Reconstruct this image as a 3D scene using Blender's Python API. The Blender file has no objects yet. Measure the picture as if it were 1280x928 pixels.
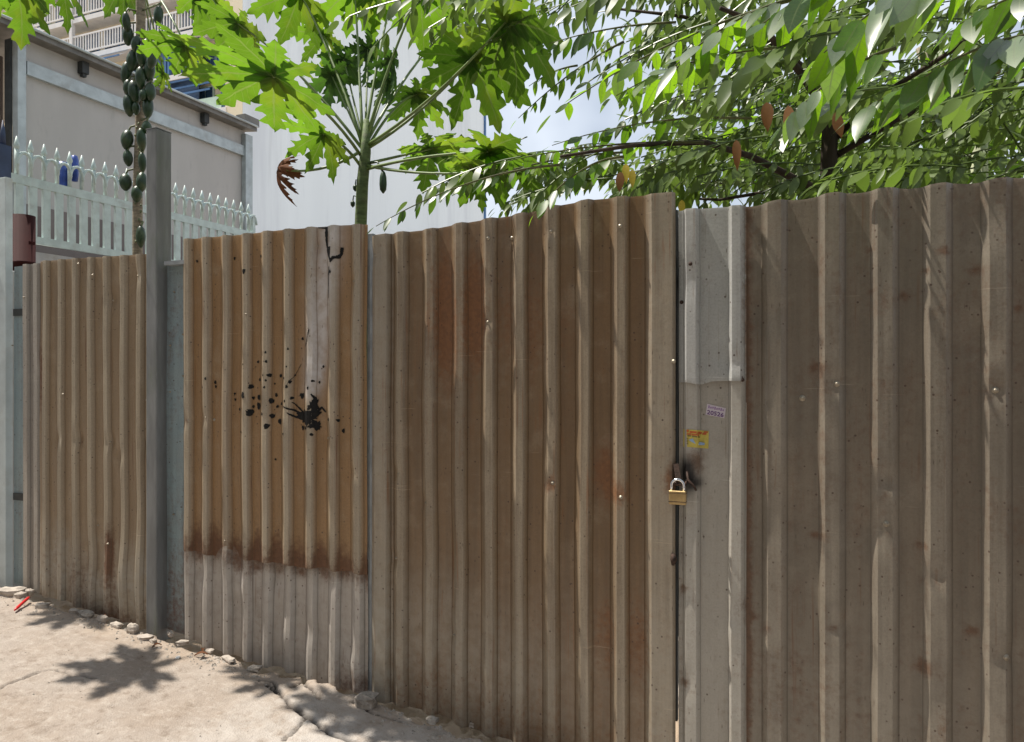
import bpy, math, random
import numpy as np
from mathutils import Vector, Matrix

random.seed(7)
C = bpy.context.scene.collection
SC = bpy.context.scene

# ------------------------------------------------------------------ camera, sky, sun, exposure
F_PX, VPX = 925.0, 2240.0
TH = math.atan2(F_PX, VPX)                      # the fence runs along X, the camera is turned left of its normal
CT, ST = math.cos(TH), math.sin(TH)
CAMZ = 1.616
cam = bpy.data.cameras.new('camera'); cam_o = bpy.data.objects.new('camera', cam); C.objects.link(cam_o)
cam.sensor_fit = 'HORIZONTAL'; cam.sensor_width = 36.0; cam.lens = 36.0 * F_PX / 1280.0
cam.clip_start = 0.05; cam.clip_end = 2000
cam_o.location = (0, 0, CAMZ); cam_o.rotation_euler = (math.pi / 2, 0, TH)
SC.camera = cam_o

SUN_DIR = Vector((-0.44, -0.05, 0.90)).normalized()       # towards the sun
W = bpy.data.worlds.new('World'); SC.world = W; W.use_nodes = True
nt = W.node_tree; nt.nodes.clear()
n_out = nt.nodes.new('ShaderNodeOutputWorld'); n_bg = nt.nodes.new('ShaderNodeBackground')
n_sky = nt.nodes.new('ShaderNodeTexSky'); n_sky.sky_type = 'NISHITA'; n_sky.sun_disc = False
n_sky.sun_elevation = math.asin(SUN_DIR.z); n_sky.sun_rotation = math.atan2(SUN_DIR.x, SUN_DIR.y)
n_sky.air_density = 1.0; n_sky.dust_density = 2.0; n_sky.ozone_density = 1.0
n_tc = nt.nodes.new('ShaderNodeTexCoord')
n_no = nt.nodes.new('ShaderNodeTexNoise'); n_no.inputs['Scale'].default_value = 3.2
n_no.inputs['Detail'].default_value = 4; n_no.inputs['Roughness'].default_value = 0.6
n_rp = nt.nodes.new('ShaderNodeValToRGB')
n_rp.color_ramp.elements[0].position = 0.12; n_rp.color_ramp.elements[0].color = (0, 0, 0, 1)
n_rp.color_ramp.elements[1].position = 0.58; n_rp.color_ramp.elements[1].color = (1, 1, 1, 1)
n_mx = nt.nodes.new('ShaderNodeMix'); n_mx.data_type = 'RGBA'
n_mx.inputs['B'].default_value = (8.2, 9.0, 10.2, 1)
nt.links.new(n_tc.outputs['Generated'], n_no.inputs['Vector'])
nt.links.new(n_no.outputs['Fac'], n_rp.inputs['Fac']); nt.links.new(n_rp.outputs['Color'], n_mx.inputs['Factor'])
nt.links.new(n_sky.outputs['Color'], n_mx.inputs['A']); nt.links.new(n_mx.outputs['Result'], n_bg.inputs['Color'])
n_bg.inputs['Strength'].default_value = 0.066
nt.links.new(n_bg.outputs['Background'], n_out.inputs['Surface'])

sun = bpy.data.lights.new('sun', 'SUN'); sun.energy = 5.0; sun.angle = math.radians(0.53); sun.color = (1.0, 0.94, 0.85)
sun_o = bpy.data.objects.new('sun', sun); C.objects.link(sun_o); sun_o.location = (-3, -1, 12)
sun_o.rotation_euler = SUN_DIR.to_track_quat('Z', 'Y').to_euler()
SC.view_settings.view_transform = 'Standard'; SC.view_settings.look = 'None'
SC.view_settings.exposure = 0.60; SC.view_settings.gamma = 1.0; SC.view_settings.use_curve_mapping = False
SC.render.engine = 'CYCLES'
SC.cycles.max_bounces = 5; SC.cycles.diffuse_bounces = 3; SC.cycles.glossy_bounces = 2; SC.cycles.transmission_bounces = 3; SC.cycles.transparent_max_bounces = 4

# ------------------------------------------------------------------ geometry helpers
D = 2.8                                                        # metres from the camera to the fence plane
def ray(px, py):
    u, v = px - 640.0, py - 464.0
    return Vector((CT * u - ST * F_PX, ST * u + CT * F_PX, -v))
def onY(px, py, Y):
    r = ray(px, py); t = Y / r.y
    return Vector((r.x * t, Y, CAMZ + r.z * t))
def onX(px, py, X):
    r = ray(px, py); t = X / r.x
    return Vector((X, r.y * t, CAMZ + r.z * t))
def FX(px): return onY(px, 464, D).x
def FZ(px, py): return onY(px, py, D).z
def FXv(px):
    u = np.asarray(px, float) - 640; return D * (CT * u - ST * F_PX) / (ST * u + CT * F_PX)

def _h(ix, iy, s):
    n = (ix * 374761393 + iy * 668265263 + s * 974711) & 0xffffffff
    n = ((n ^ (n >> 13)) * 1274126177) & 0xffffffff
    return ((n ^ (n >> 16)) & 0xffff) / 65535.0
def vn(x, y, s=0):
    x = np.asarray(x, float); y = np.asarray(y, float)
    ix = np.floor(x).astype(np.int64); iy = np.floor(y).astype(np.int64)
    fx, fy = x - ix, y - iy
    fx = fx * fx * (3 - 2 * fx); fy = fy * fy * (3 - 2 * fy)
    a = _h(ix, iy, s); b = _h(ix + 1, iy, s); c = _h(ix, iy + 1, s); d = _h(ix + 1, iy + 1, s)
    return (a * (1 - fx) + b * fx) * (1 - fy) + (c * (1 - fx) + d * fx) * fy
def fbm(x, y, s=0, o=4):
    t = 0; a = .5; f = 1.0
    for k in range(o):
        t = t + a * vn(np.asarray(x) * f, np.asarray(y) * f, s + k * 17); a *= .5; f *= 2.03
    return t / (1 - .5 ** o)
def sstep(a, b, x):
    t = np.clip((np.asarray(x, float) - a) / (b - a), 0, 1); return t * t * (3 - 2 * t)

def gz(x):                                                     # street falls to the right along the fence
    x = np.asarray(x, float)
    k = np.clip(x, -9, 7)
    return -0.093 * k

def offset_of(p):
    v = Vector((0, 0, 0))
    while p is not None:
        v += p.location; p = p.parent
    return v

class MB:
    def __init__(self): self.v = []; self.f = []; self.sm = []
    def add(self, verts, faces, smooth=False):
        b = len(self.v); self.v.extend([tuple(x) for x in verts])
        for f in faces: self.f.append(tuple(i + b for i in f)); self.sm.append(smooth)
    def box(self, lo, hi, M=None):
        x0, y0, z0 = lo; x1, y1, z1 = hi
        vs = [Vector(p) for p in ((x0,y0,z0),(x1,y0,z0),(x1,y1,z0),(x0,y1,z0),(x0,y0,z1),(x1,y0,z1),(x1,y1,z1),(x0,y1,z1))]
        if M is not None: vs = [M @ p for p in vs]
        self.add(vs, [(0,3,2,1),(4,5,6,7),(0,1,5,4),(1,2,6,5),(2,3,7,6),(3,0,4,7)])
        return self
    def bar(self, a, b, w, h, up=(0, 0, 1)):
        a = Vector(a); b = Vector(b); d = (b - a); L = d.length; d.normalize(); up = Vector(up)
        s = d.cross(up)
        if s.length < 1e-4: s = d.cross(Vector((1, 0, 0)))
        s.normalize(); t = s.cross(d)
        M = Matrix((( d.x, s.x, t.x, a.x), (d.y, s.y, t.y, a.y), (d.z, s.z, t.z, a.z), (0,0,0,1)))
        return self.box((0, -w/2, -h/2), (L, w/2, h/2), M)
    def tube(self, pts, rad, n=8, cap=True):
        pts = [Vector(p) for p in pts]; m = len(pts)
        if not hasattr(rad, '__len__'): rad = [rad] * m
        rings = []; ref = None
        for i in range(m):
            d = (pts[min(i+1, m-1)] - pts[max(i-1, 0)]).normalized()
            if ref is None:
                ref = Vector((0, 0, 1)) if abs(d.z) < .9 else Vector((1, 0, 0))
            s = d.cross(ref).normalized(); t = s.cross(d); ref = t
            rings.append([pts[i] + (s * math.cos(2*math.pi*k/n) + t * math.sin(2*math.pi*k/n)) * rad[i] for k in range(n)])
        vs = [p for r in rings for p in r]; fs = []
        for i in range(m - 1):
            for k in range(n):
                fs.append((i*n+k, i*n+(k+1) % n, (i+1)*n+(k+1) % n, (i+1)*n+k))
        if cap: fs.append(tuple(range(n - 1, -1, -1))); fs.append(tuple((m-1)*n + k for k in range(n)))
        self.add(vs, fs, True)
        return self
    def lathe(self, base, prof, n=10, axis=(0, 0, 1)):
        ax = Vector(axis).normalized()
        s = ax.cross(Vector((1, 0, 0)) if abs(ax.x) < .8 else Vector((0, 1, 0))).normalized(); t = ax.cross(s)
        vs = []; fs = []; base = Vector(base)
        for (r, h) in prof:
            for k in range(n):
                a = 2*math.pi*k/n; vs.append(base + ax*h + (s*math.cos(a) + t*math.sin(a)) * r)
        for i in range(len(prof) - 1):
            for k in range(n): fs.append((i*n+k, i*n+(k+1) % n, (i+1)*n+(k+1) % n, (i+1)*n+k))
        fs.append(tuple(range(n-1, -1, -1))); fs.append(tuple((len(prof)-1)*n + k for k in range(n)))
        self.add(vs, fs, True); return self
    def build(self, name, mat, parent=None, origin=None):
        me = bpy.data.meshes.new(name)
        if parent is not None: off = offset_of(parent)
        else:
            if origin is None:
                xs = [p[0] for p in self.v]; ys = [p[1] for p in self.v]
                origin = ((min(xs)+max(xs))/2, (min(ys)+max(ys))/2, min(p[2] for p in self.v))
            off = Vector(origin)
        me.from_pydata([(p[0]-off.x, p[1]-off.y, p[2]-off.z) for p in self.v], [], self.f)
        me.polygons.foreach_set('use_smooth', self.sm); me.update()
        o = bpy.data.objects.new(name, me); C.objects.link(o)
        if parent is not None: o.parent = parent
        else: o.location = off
        if mat is not None: me.materials.append(mat)
        return o

def tag(o, label=None, cat=None, group=None, kind=None):
    if label: o['label'] = label
    if cat: o['category'] = cat
    if group: o['group'] = group
    if kind: o['kind'] = kind
    return o
def thing(name, loc, label, cat, group=None):
    o = bpy.data.objects.new(name, None); C.objects.link(o); o.location = loc; o.empty_display_size = .1
    return tag(o, label, cat, group)
def bevel(o, w, seg=2):
    m = o.modifiers.new('bevel', 'BEVEL'); m.width = w; m.segments = seg; m.limit_method = 'ANGLE'; return o

# ------------------------------------------------------------------ materials
MATS = {}
class NT:
    def __init__(self, name):
        self.m = bpy.data.materials.new(name); self.m.use_nodes = True; self.t = self.m.node_tree
        self.t.nodes.clear(); self.out = self.t.nodes.new('ShaderNodeOutputMaterial'); MATS[name] = self.m
    def n(self, kind, **kw):
        nd = self.t.nodes.new('ShaderNode' + kind)
        for k, v in kw.items():
            if k in nd.inputs.keys() if isinstance(k, str) else False: self.set(nd, k, v)
            else: setattr(nd, k, v)
        return nd
    def set(self, nd, k, v):
        if hasattr(v, 'is_linked') or hasattr(v, 'links'): self.t.links.new(v, nd.inputs[k])
        else: nd.inputs[k].default_value = v
    def mix(self, f, a, b, mode='MIX'):
        nd = self.t.nodes.new('ShaderNodeMix'); nd.data_type = 'RGBA'; nd.blend_type = mode
        for k, v in (('Factor', f), ('A', a), ('B', b)): self.set(nd, k, v if hasattr(v, 'links') else (v if k == 'Factor' else (*v, 1)))
        return nd.outputs['Result']
    def math(self, op, a, b=0.0, c=None, clamp=False):
        nd = self.t.nodes.new('ShaderNodeMath'); nd.operation = op; nd.use_clamp = clamp
        self.set(nd, 0, a); self.set(nd, 1, b)
        if c is not None: self.set(nd, 2, c)
        return nd.outputs[0]
    def coord(self, scale=(1, 1, 1), which='Object'):
        tc = self.t.nodes.new('ShaderNodeTexCoord'); mp = self.t.nodes.new('ShaderNodeMapping')
        mp.inputs['Scale'].default_value = scale
        self.t.links.new(tc.outputs[which], mp.inputs['Vector']); return mp.outputs['Vector']
    def noise(self, vec, scale, detail=4, rough=.55, out='Fac'):
        nd = self.t.nodes.new('ShaderNodeTexNoise'); nd.inputs['Scale'].default_value = scale
        nd.inputs['Detail'].default_value = detail; nd.inputs['Roughness'].default_value = rough
        self.t.links.new(vec, nd.inputs['Vector']); return nd.outputs[out]
    def vor(self, vec, scale, feature='F1', out='Distance', rnd=1.0):
        nd = self.t.nodes.new('ShaderNodeTexVoronoi'); nd.feature = feature
        nd.inputs['Scale'].default_value = scale; nd.inputs['Randomness'].default_value = rnd
        self.t.links.new(vec, nd.inputs['Vector']); return nd.outputs[out]
    def ramp(self, fac, a, b):
        nd = self.t.nodes.new('ShaderNodeMapRange'); nd.interpolation_type = 'SMOOTHSTEP'
        nd.inputs['From Min'].default_value = a; nd.inputs['From Max'].default_value = b
        self.t.links.new(fac, nd.inputs['Value']); return nd.outputs['Result']
    def bump(self, h, strength, dist=.01):
        nd = self.t.nodes.new('ShaderNodeBump'); nd.inputs['Strength'].default_value = strength
        nd.inputs['Distance'].default_value = dist; self.t.links.new(h, nd.inputs['Height']); return nd.outputs['Normal']
    def attr(self, name):
        nd = self.t.nodes.new('ShaderNodeAttribute'); nd.attribute_name = name
        sp = self.t.nodes.new('ShaderNodeSeparateColor'); self.t.links.new(nd.outputs['Color'], sp.inputs[0])
        return sp.outputs[0], sp.outputs[1], sp.outputs[2], nd.outputs['Alpha']
    def principled(self, col, rough=.6, metal=0.0, spec=.5, normal=None, **kw):
        nd = self.t.nodes.new('ShaderNodeBsdfPrincipled')
        self.set(nd, 'Base Color', col if hasattr(col, 'links') else (*col, 1)); self.set(nd, 'Roughness', rough)
        self.set(nd, 'Metallic', metal); self.set(nd, 'Specular IOR Level', spec)
        if normal is not None: self.t.links.new(normal, nd.inputs['Normal'])
        for k, v in kw.items(): self.set(nd, k, v)
        return nd.outputs[0]
    def done(self, sh): self.t.links.new(sh, self.out.inputs['Surface']); return self.m

def mat_simple(name, col, rough=.6, metal=0, spec=.5, var=.18, scale=9, bump=.15, stretch=(1, 1, 1), dirt=None, which='Object'):
    N = NT(name); v = N.coord(stretch, which)
    n1 = N.noise(v, scale, 5); n2 = N.noise(v, scale * 7, 3)
    c = N.mix(N.ramp(n1, .3, .7), tuple(x * (1 - var) for x in col), tuple(min(1, x * (1 + var)) for x in col))
    if dirt: c = N.mix(N.math('MULTIPLY', N.ramp(N.noise(v, scale * .6, 6, .65), .52, .72), dirt[3]), c, dirt[:3])
    c = N.mix(N.math('MULTIPLY', N.ramp(n2, .55, .8), .25), c, tuple(x * .6 for x in col))
    return N.done(N.principled(c, rough, metal, spec, N.bump(n2, bump, .004)))

def mat_sheet(name, crown, recess, rust=(.10, .042, .018), pale=(.30, .275, .225), spot=.54, rough=.34, streak=.35, metal=0.0):
    """painted corrugated steel; wear.r = rust, wear.g = pale weathering, wear.b = rib crown, wear.a = near black (soot, dark of the burnt hole, edge line)"""
    N = NT(name); r, g, b, a = N.attr('wear')
    v = N.coord((1, 1, 1)); vs = N.coord((34, 34, 1.3))
    st = N.noise(vs, 1.0, 5, .6); fine = N.noise(v, 140, 3, .6); med = N.noise(v, 7, 6, .62)
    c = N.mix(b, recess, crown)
    c = N.mix(N.math('MULTIPLY', N.ramp(st, .35, .72), streak), c, tuple(x * .52 for x in recess))
    c = N.mix(N.math('MULTIPLY', N.ramp(med, .5, .75), .35), c, tuple(x * 1.3 for x in crown))
    c = N.mix(N.math('MULTIPLY', N.ramp(N.noise(N.coord((9, 9, .5)), 1.0, 4, .6), .5, .72), .4), c, tuple(x * .6 for x in recess))
    c = N.mix(N.math('MULTIPLY', N.math('SUBTRACT', fine, .42, clamp=True), .9), c, tuple(x * .35 for x in recess))
    gm = N.math('MULTIPLY', g, N.math('ADD', .55, N.math('MULTIPLY', N.ramp(N.noise(v, 22, 5, .6), .3, .65), .45)), clamp=True)
    c = N.mix(gm, c, pale)
    rn = N.math('ADD', N.noise(v, 38, 6, .7), N.math('MULTIPLY', N.noise(vs, .7, 3), .35))
    rm = N.ramp(N.math('ADD', N.math('MULTIPLY', r, .95), N.math('MULTIPLY', N.math('SUBTRACT', rn, .68), 1.2)), .12, .80)
    rcol = N.mix(N.noise(v, 60, 4), tuple(x * .45 for x in rust), tuple(x * 1.7 for x in rust))
    c = N.mix(N.math('MULTIPLY', rm, .9), c, rcol)
    dn = N.math('MULTIPLY', N.ramp(N.noise(N.coord((70, 70, 1.1)), 1.0, 4, .65), .56, .70), N.ramp(N.noise(v, 2.6, 2), .46, .62))
    c = N.mix(N.math('MULTIPLY', dn, .8), c, tuple(x * 1.25 for x in rust))
    # small rust pits and scuffs
    d1 = N.vor(v, 30); m1 = N.math('MULTIPLY', N.ramp(d1, .15, .07), N.ramp(N.noise(v, 5.5, 2), spot - .1, spot))
    c = N.mix(N.math('MULTIPLY', m1, .85), c, (.05, .022, .012))
    vd = N.coord((60, 60, 14)); d2 = N.vor(vd, 1.0); m2 = N.math('MULTIPLY', N.ramp(d2, .16, .05), N.ramp(N.noise(v, 9, 2), .45, .55))
    c = N.mix(N.math('MULTIPLY', m2, .65), c, (.07, .045, .03))
    # long thin scratches and a dark line along the foot of the bends
    sv = N.t.nodes.new('ShaderNodeMapping'); sv.inputs['Rotation'].default_value = (0, math.radians(24), 0); sv.inputs['Scale'].default_value = (4, 4, 130)
    N.t.links.new(N.t.nodes.new('ShaderNodeTexCoord').outputs['Object'], sv.inputs['Vector'])
    sc = N.math('MULTIPLY', N.ramp(N.noise(sv.outputs[0], 1.0, 2), .69, .73), N.ramp(N.noise(v, 3.0, 1), .48, .58))
    c = N.mix(N.math('MULTIPLY', sc, .5), c, tuple(x * 1.6 for x in crown))
    bend = N.math('MULTIPLY', N.ramp(b, .0, .05), N.ramp(b, .35, .08))
    c = N.mix(N.math('MULTIPLY', bend, .55), c, tuple(x * .4 for x in recess))
    c = N.mix(a, c, (.010, .008, .007))
    ro = N.math('ADD', N.math('MULTIPLY', rm, .3), N.math('ADD', rough - .08, N.math('MULTIPLY', st, .2)), clamp=True)
    return N.done(N.principled(c, ro, metal, .55, N.bump(N.noise(v, 55, 2, .6), .14, .004)))

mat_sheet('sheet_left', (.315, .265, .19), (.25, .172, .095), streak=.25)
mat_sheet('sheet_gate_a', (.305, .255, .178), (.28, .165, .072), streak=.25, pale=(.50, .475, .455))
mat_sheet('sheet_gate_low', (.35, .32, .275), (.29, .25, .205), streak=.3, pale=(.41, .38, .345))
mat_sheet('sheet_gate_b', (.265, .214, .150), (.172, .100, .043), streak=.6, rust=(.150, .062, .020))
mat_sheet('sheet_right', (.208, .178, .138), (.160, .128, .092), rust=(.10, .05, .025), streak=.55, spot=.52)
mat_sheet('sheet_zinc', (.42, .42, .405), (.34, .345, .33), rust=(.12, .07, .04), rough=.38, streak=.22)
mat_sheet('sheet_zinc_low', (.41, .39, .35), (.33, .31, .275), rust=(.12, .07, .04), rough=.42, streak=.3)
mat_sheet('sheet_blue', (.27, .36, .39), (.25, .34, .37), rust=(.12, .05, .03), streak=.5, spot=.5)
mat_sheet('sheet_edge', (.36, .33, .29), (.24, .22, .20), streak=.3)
mat_simple('post_steel', (.165, .172, .172), .55, 0, .5, .22, 5, .1, (3, 3, .6), (.10, .125, .075, .7))
mat_simple('dark_frame', (.045, .05, .05), .6, 0, .4, .3)
mat_simple('grey_frame', (.24, .26, .27), .5, 0, .5, .2, 12)
mat_simple('screw_metal', (.30, .26, .20), .45, .5, .5, .25, 40)
mat_simple('black_paint', (.006, .006, .006), .55, 0, .25, .1)
mat_simple('brass', (.40, .29, .14), .46, .85, .5, .15, 30, .1)
mat_simple('chrome', (.7, .72, .75), .16, 1.0, .5, .05, 30, .02)
mat_simple('rusty_iron', (.045, .025, .017), .75, .0, .35, .4, 60, .5)
mat_simple('pale_blue', (.50, .57, .58), .6, 0, .3, .12, 6, .2, dirt=(.4, .38, .33, .6))
mat_simple('mint_paint', (.50, .60, .57), .42, 0, .5, .10, 14, .08, dirt=(.30, .26, .2, .35))
mat_simple('navy_paint', (.03, .05, .11), .5)
mat_simple('shed_panel', (.48, .46, .43), .75, 0, .3, .05, 3, .2, (1, 1, .3), (.34, .32, .30, .35))
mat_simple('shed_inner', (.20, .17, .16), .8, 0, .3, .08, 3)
mat_simple('shed_steel', (.44, .49, .49), .4, .2, .5, .14, 8, .08, dirt=(.25, .23, .2, .4))
mat_simple('eave_metal', (.17, .16, .14), .5, .2, .5, .2, 10)
mat_simple('plaster', (.42, .42, .41), .85, 0, .25, .12, 6, .3, dirt=(.3, .27, .22, .6))
mat_simple('white_wall', (.88, .93, .925), .8, 0, .3, .03, .25, .05, (1, 1, .10), (.60, .63, .66, .6))
mat_simple('cream_wall', (.80, .70, .50), .8, 0, .3, .05, .4, .05)
mat_simple('balcony_white', (.78, .75, .70), .6, 0, .4, .06, 2)
mat_simple('facade_navy', (.045, .085, .16), .35, 0, .5, .3, 1.2)
mat_simple('frame_blue', (.07, .16, .32), .4, 0, .5, .15, 3)
mat_simple('mint_wall', (.52, .66, .54), .7, 0, .3, .08, 1)
mat_simple('facade_glass', (.03, .06, .10), .08, 0, .8, .2, .6, 0)
mat_simple('maroon_trim', (.22, .06, .09), .5)
mat_simple('roof_panel', (.45, .44, .47), .5, 0, .5, .08, 1)
mat_simple('maroon_pipe', (.033, .006, .006), .8, 0, .2, .15, 8)
mat_simple('blue_plastic', (.03, .07, .32), .35, 0, .5, .3, 20)
mat_simple('red_plastic', (.55, .02, .02), .3)
mat_simple('white_plastic', (.7, .7, .68), .5)
mat_simple('stone', (.40, .35, .30), .9, 0, .2, .3, 14, .8)
mat_simple('stone_grey', (.33, .295, .255), .9, 0, .2, .35, 22, 1.0)
mat_simple('bark_papaya', (.26, .22, .16), .85, 0, .2, .3, 20, .5, (1, 1, 3), (.10, .13, .06, .5))
mat_simple('bark_green', (.10, .14, .05), .7, 0, .3, .35, 18, .4, (1, 1, 3), (.14, .12, .08, .6))
mat_simple('bark_dark', (.045, .035, .025), .9, 0, .2, .35, 18, .6, (1, 1, .3))
mat_simple('twig', (.09, .10, .035), .7, 0, .3, .3, 20)
mat_simple('pole_cream', (.42, .44, .30), .8, 0, .3, .12, 6)
mat_simple('sticker_yellow', (.46, .38, .08), .5, 0, .4, .10, 60, .05)
mat_simple('ink_red', (.42, .09, .02), .5); mat_simple('ink_blue', (.25, .36, .52), .5); mat_simple('ink_brown', (.16, .12, .03), .5)
mat_simple('sticker_white', (.50, .45, .50), .5, 0, .4, .08, 60, .05)
mat_simple('ink_purple', (.10, .03, .16), .5); mat_simple('ink_lilac', (.26, .16, .32), .5)
mat_simple('white_house', (.78, .78, .80), .8, 0, .3, .05, .8)

def mat_leaf(name, top, trans, tw=.45, rough=.32, yellow=None, vein=None, coat=.5):
    N = NT(name); v = N.coord((1, 1, 1))
    oi = N.t.nodes.new('ShaderNodeObjectInfo'); ge = N.t.nodes.new('ShaderNodeNewGeometry')
    rnd = N.math('FRACT', N.math('ADD', oi.outputs['Random'], ge.outputs['Random Per Island']))
    n1 = N.noise(v, 9, 2)
    k = N.math('ADD', N.math('MULTIPLY', rnd, .7), N.math('MULTIPLY', n1, .5))
    ct = N.mix(k, tuple(x * .6 for x in top), tuple(x * 1.45 for x in top))
    cb = N.mix(k, tuple(x * .62 for x in trans), tuple(min(1, x * 1.3) for x in trans))
    if yellow:
        ym = N.math('MULTIPLY', N.ramp(N.math('ADD', N.noise(v, 3.2, 3), N.math('MULTIPLY', rnd, .12)), .54, .74), yellow[3])
        ct = N.mix(ym, ct, tuple(x * .7 for x in yellow[:3])); cb = N.mix(ym, cb, yellow[:3])
    if vein:
        r, g, b, a = N.attr('edge')
        ch = N.math('ABSOLUTE', N.math('SUBTRACT', N.math('FRACT', N.math('SUBTRACT', N.math('MULTIPLY', g, 10.0), N.math('MULTIPLY', r, .9))), .5))
        vm = N.math('MAXIMUM', N.math('MULTIPLY', N.ramp(r, .10, .02), .8), N.math('MULTIPLY', N.ramp(ch, .10, .02), .32))
        ct = N.mix(vm, ct, vein); cb = N.mix(vm, cb, tuple(x * .7 for x in vein))
        cb = N.mix(N.math('MULTIPLY', N.ramp(N.noise(v, 40, 2), .5, .8), .25), cb, tuple(x * .5 for x in trans))
    p = N.principled(ct, rough, 0, coat)
    t = N.t.nodes.new('ShaderNodeBsdfTranslucent'); N.t.links.new(cb, t.inputs['Color'])
    mx = N.t.nodes.new('ShaderNodeMixShader'); mx.inputs[0].default_value = tw
    N.t.links.new(p, mx.inputs[1]); N.t.links.new(t.outputs[0], mx.inputs[2])
    return N.done(mx.outputs[0])
mat_leaf('papaya_leaf', (.040, .090, .014), (.165, .325, .016), .50, .5, (.40, .38, .03, .30), (.26, .36, .09), .2)
mat_leaf('papaya_young', (.03, .07, .015), (.09, .22, .02), .35, .45, None, (.12, .18, .05), .3)
mat_leaf('leaflet', (.032, .068, .014), (.13, .285, .008), .44, .34, None, (.12, .17, .05), .5)
mat_leaf('leaflet_bright', (.042, .09, .014), (.24, .45, .010), .54, .42, None, (.15, .22, .05), .4)
mat_leaf('leaflet_sheen', (.115, .15, .085), (.20, .38, .02), .34, .34, None, (.16, .20, .10), .9)  # paler top colour stands in for the sky's sheen on near leaflets
mat_leaf('leaflet_dry', (.17, .085, .035), (.26, .11, .03), .4, .6, None, None, .2)
mat_leaf('leaflet_yellow', (.34, .27, .04), (.6, .5, .06), .45, .5, None, None, .3)
mat_leaf('dead_leaf', (.115, .05, .025), (.16, .06, .02), .2, .8, None, None, .15)
mat_simple('petiole', (.14, .20, .06), .45, 0, .5, .25, 12, .1)
mat_simple('fruit', (.016, .042, .014), .38, 0, .5, .3, 14, .15, dirt=(.12, .13, .05, .35))
mat_simple('fruit_stalk', (.12, .14, .06), .6)

# ground
N = NT('street_concrete'); v = N.coord((1, 1, 1)); r, g, b, a = N.attr('wear')
big = N.noise(v, 1.1, 5, .6); med = N.noise(v, 6, 6, .65); fin = N.noise(v, 70, 4, .6); gr = N.vor(v, 150)
c = N.mix(N.ramp(big, .35, .68), (.262, .212, .170), (.305, .265, .23))
c = N.mix(N.math('MULTIPLY', N.ramp(N.noise(N.coord((1, 1.5, 1)), 19, 6, .72), .44, .70), .6), c, (.39, .345, .30))
c = N.mix(N.math('MULTIPLY', N.ramp(N.noise(v, 17, 6, .72), .5, .7), .75), c, (.18, .14, .108))
c = N.mix(N.math('MULTIPLY', N.ramp(fin, .5, .8), .35), c, (.24, .2, .16))
c = N.mix(N.math('MULTIPLY', N.ramp(N.vor(v, 21), .10, .05), N.ramp(N.noise(v, 4, 2), .5, .6)), c, (.09, .07, .055))
c = N.mix(b, c, (.33, .25, .18)); c = N.mix(N.math('MULTIPLY', g, N.ramp(N.noise(v, 11, 5, .7), .25, .6)), c, (.47, .445, .415)); c = N.mix(r, c, (.03, .024, .02))
h = N.math('ADD', N.math('MULTIPLY', fin, .5), N.math('ADD', N.math('MULTIPLY', med, .8), N.math('MULTIPLY', gr, .25)))
N.done(N.principled(c, .88, 0, .25, N.bump(h, .8, .008)))

# ------------------------------------------------------------------ ground
def polydist(x, y, pts):
    d = np.full(x.shape, 1e9)
    for (ax, ay), (bx, by) in zip(pts[:-1], pts[1:]):
        vx, vy = bx - ax, by - ay; L = vx*vx + vy*vy
        t = np.clip(((x-ax)*vx + (y-ay)*vy) / L, 0, 1)
        d = np.minimum(d, np.hypot(x - ax - t*vx, y - ay - t*vy))
    return d
def ground_pt(px, py, lift=0.0):
    r = ray(px, py); t = CAMZ / (-r.z - 0.093 * r.x) if True else 0
    return Vector((r.x*t, r.y*t, CAMZ + r.z*t + lift))
def slab_edge(x): return 2.735 + (fbm(x * 5, x * 0 + 3.3, 5) - .5) * .12 + (vn(x * 26, x * 0 + 1, 8) - .5) * .05
CRACKS = [[(335,800+55),(352,872),(365,887),(385,897),(410,915),(455,932)], [(365,862),(378,856),(392,868),(402,880)],
          [(322,850),(340,852),(352,872)], [(385,897),(372,912),(350,930)], [(0,860),(60,838),(130,852)], [(440,880),(470,893),(510,905)]]
CR = []
for ci, pl in enumerate(CRACKS):
    pts = []
    for (a, bb), (c2, d2) in zip(pl[:-1], pl[1:]):
        for k in range(6):
            q = ground_pt(a + (c2-a)*k/6, bb + (d2-bb)*k/6); pts.append((q.x + random.uniform(-.006,.006), q.y + random.uniform(-.006,.006)))
    CR.append(pts)
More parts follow.
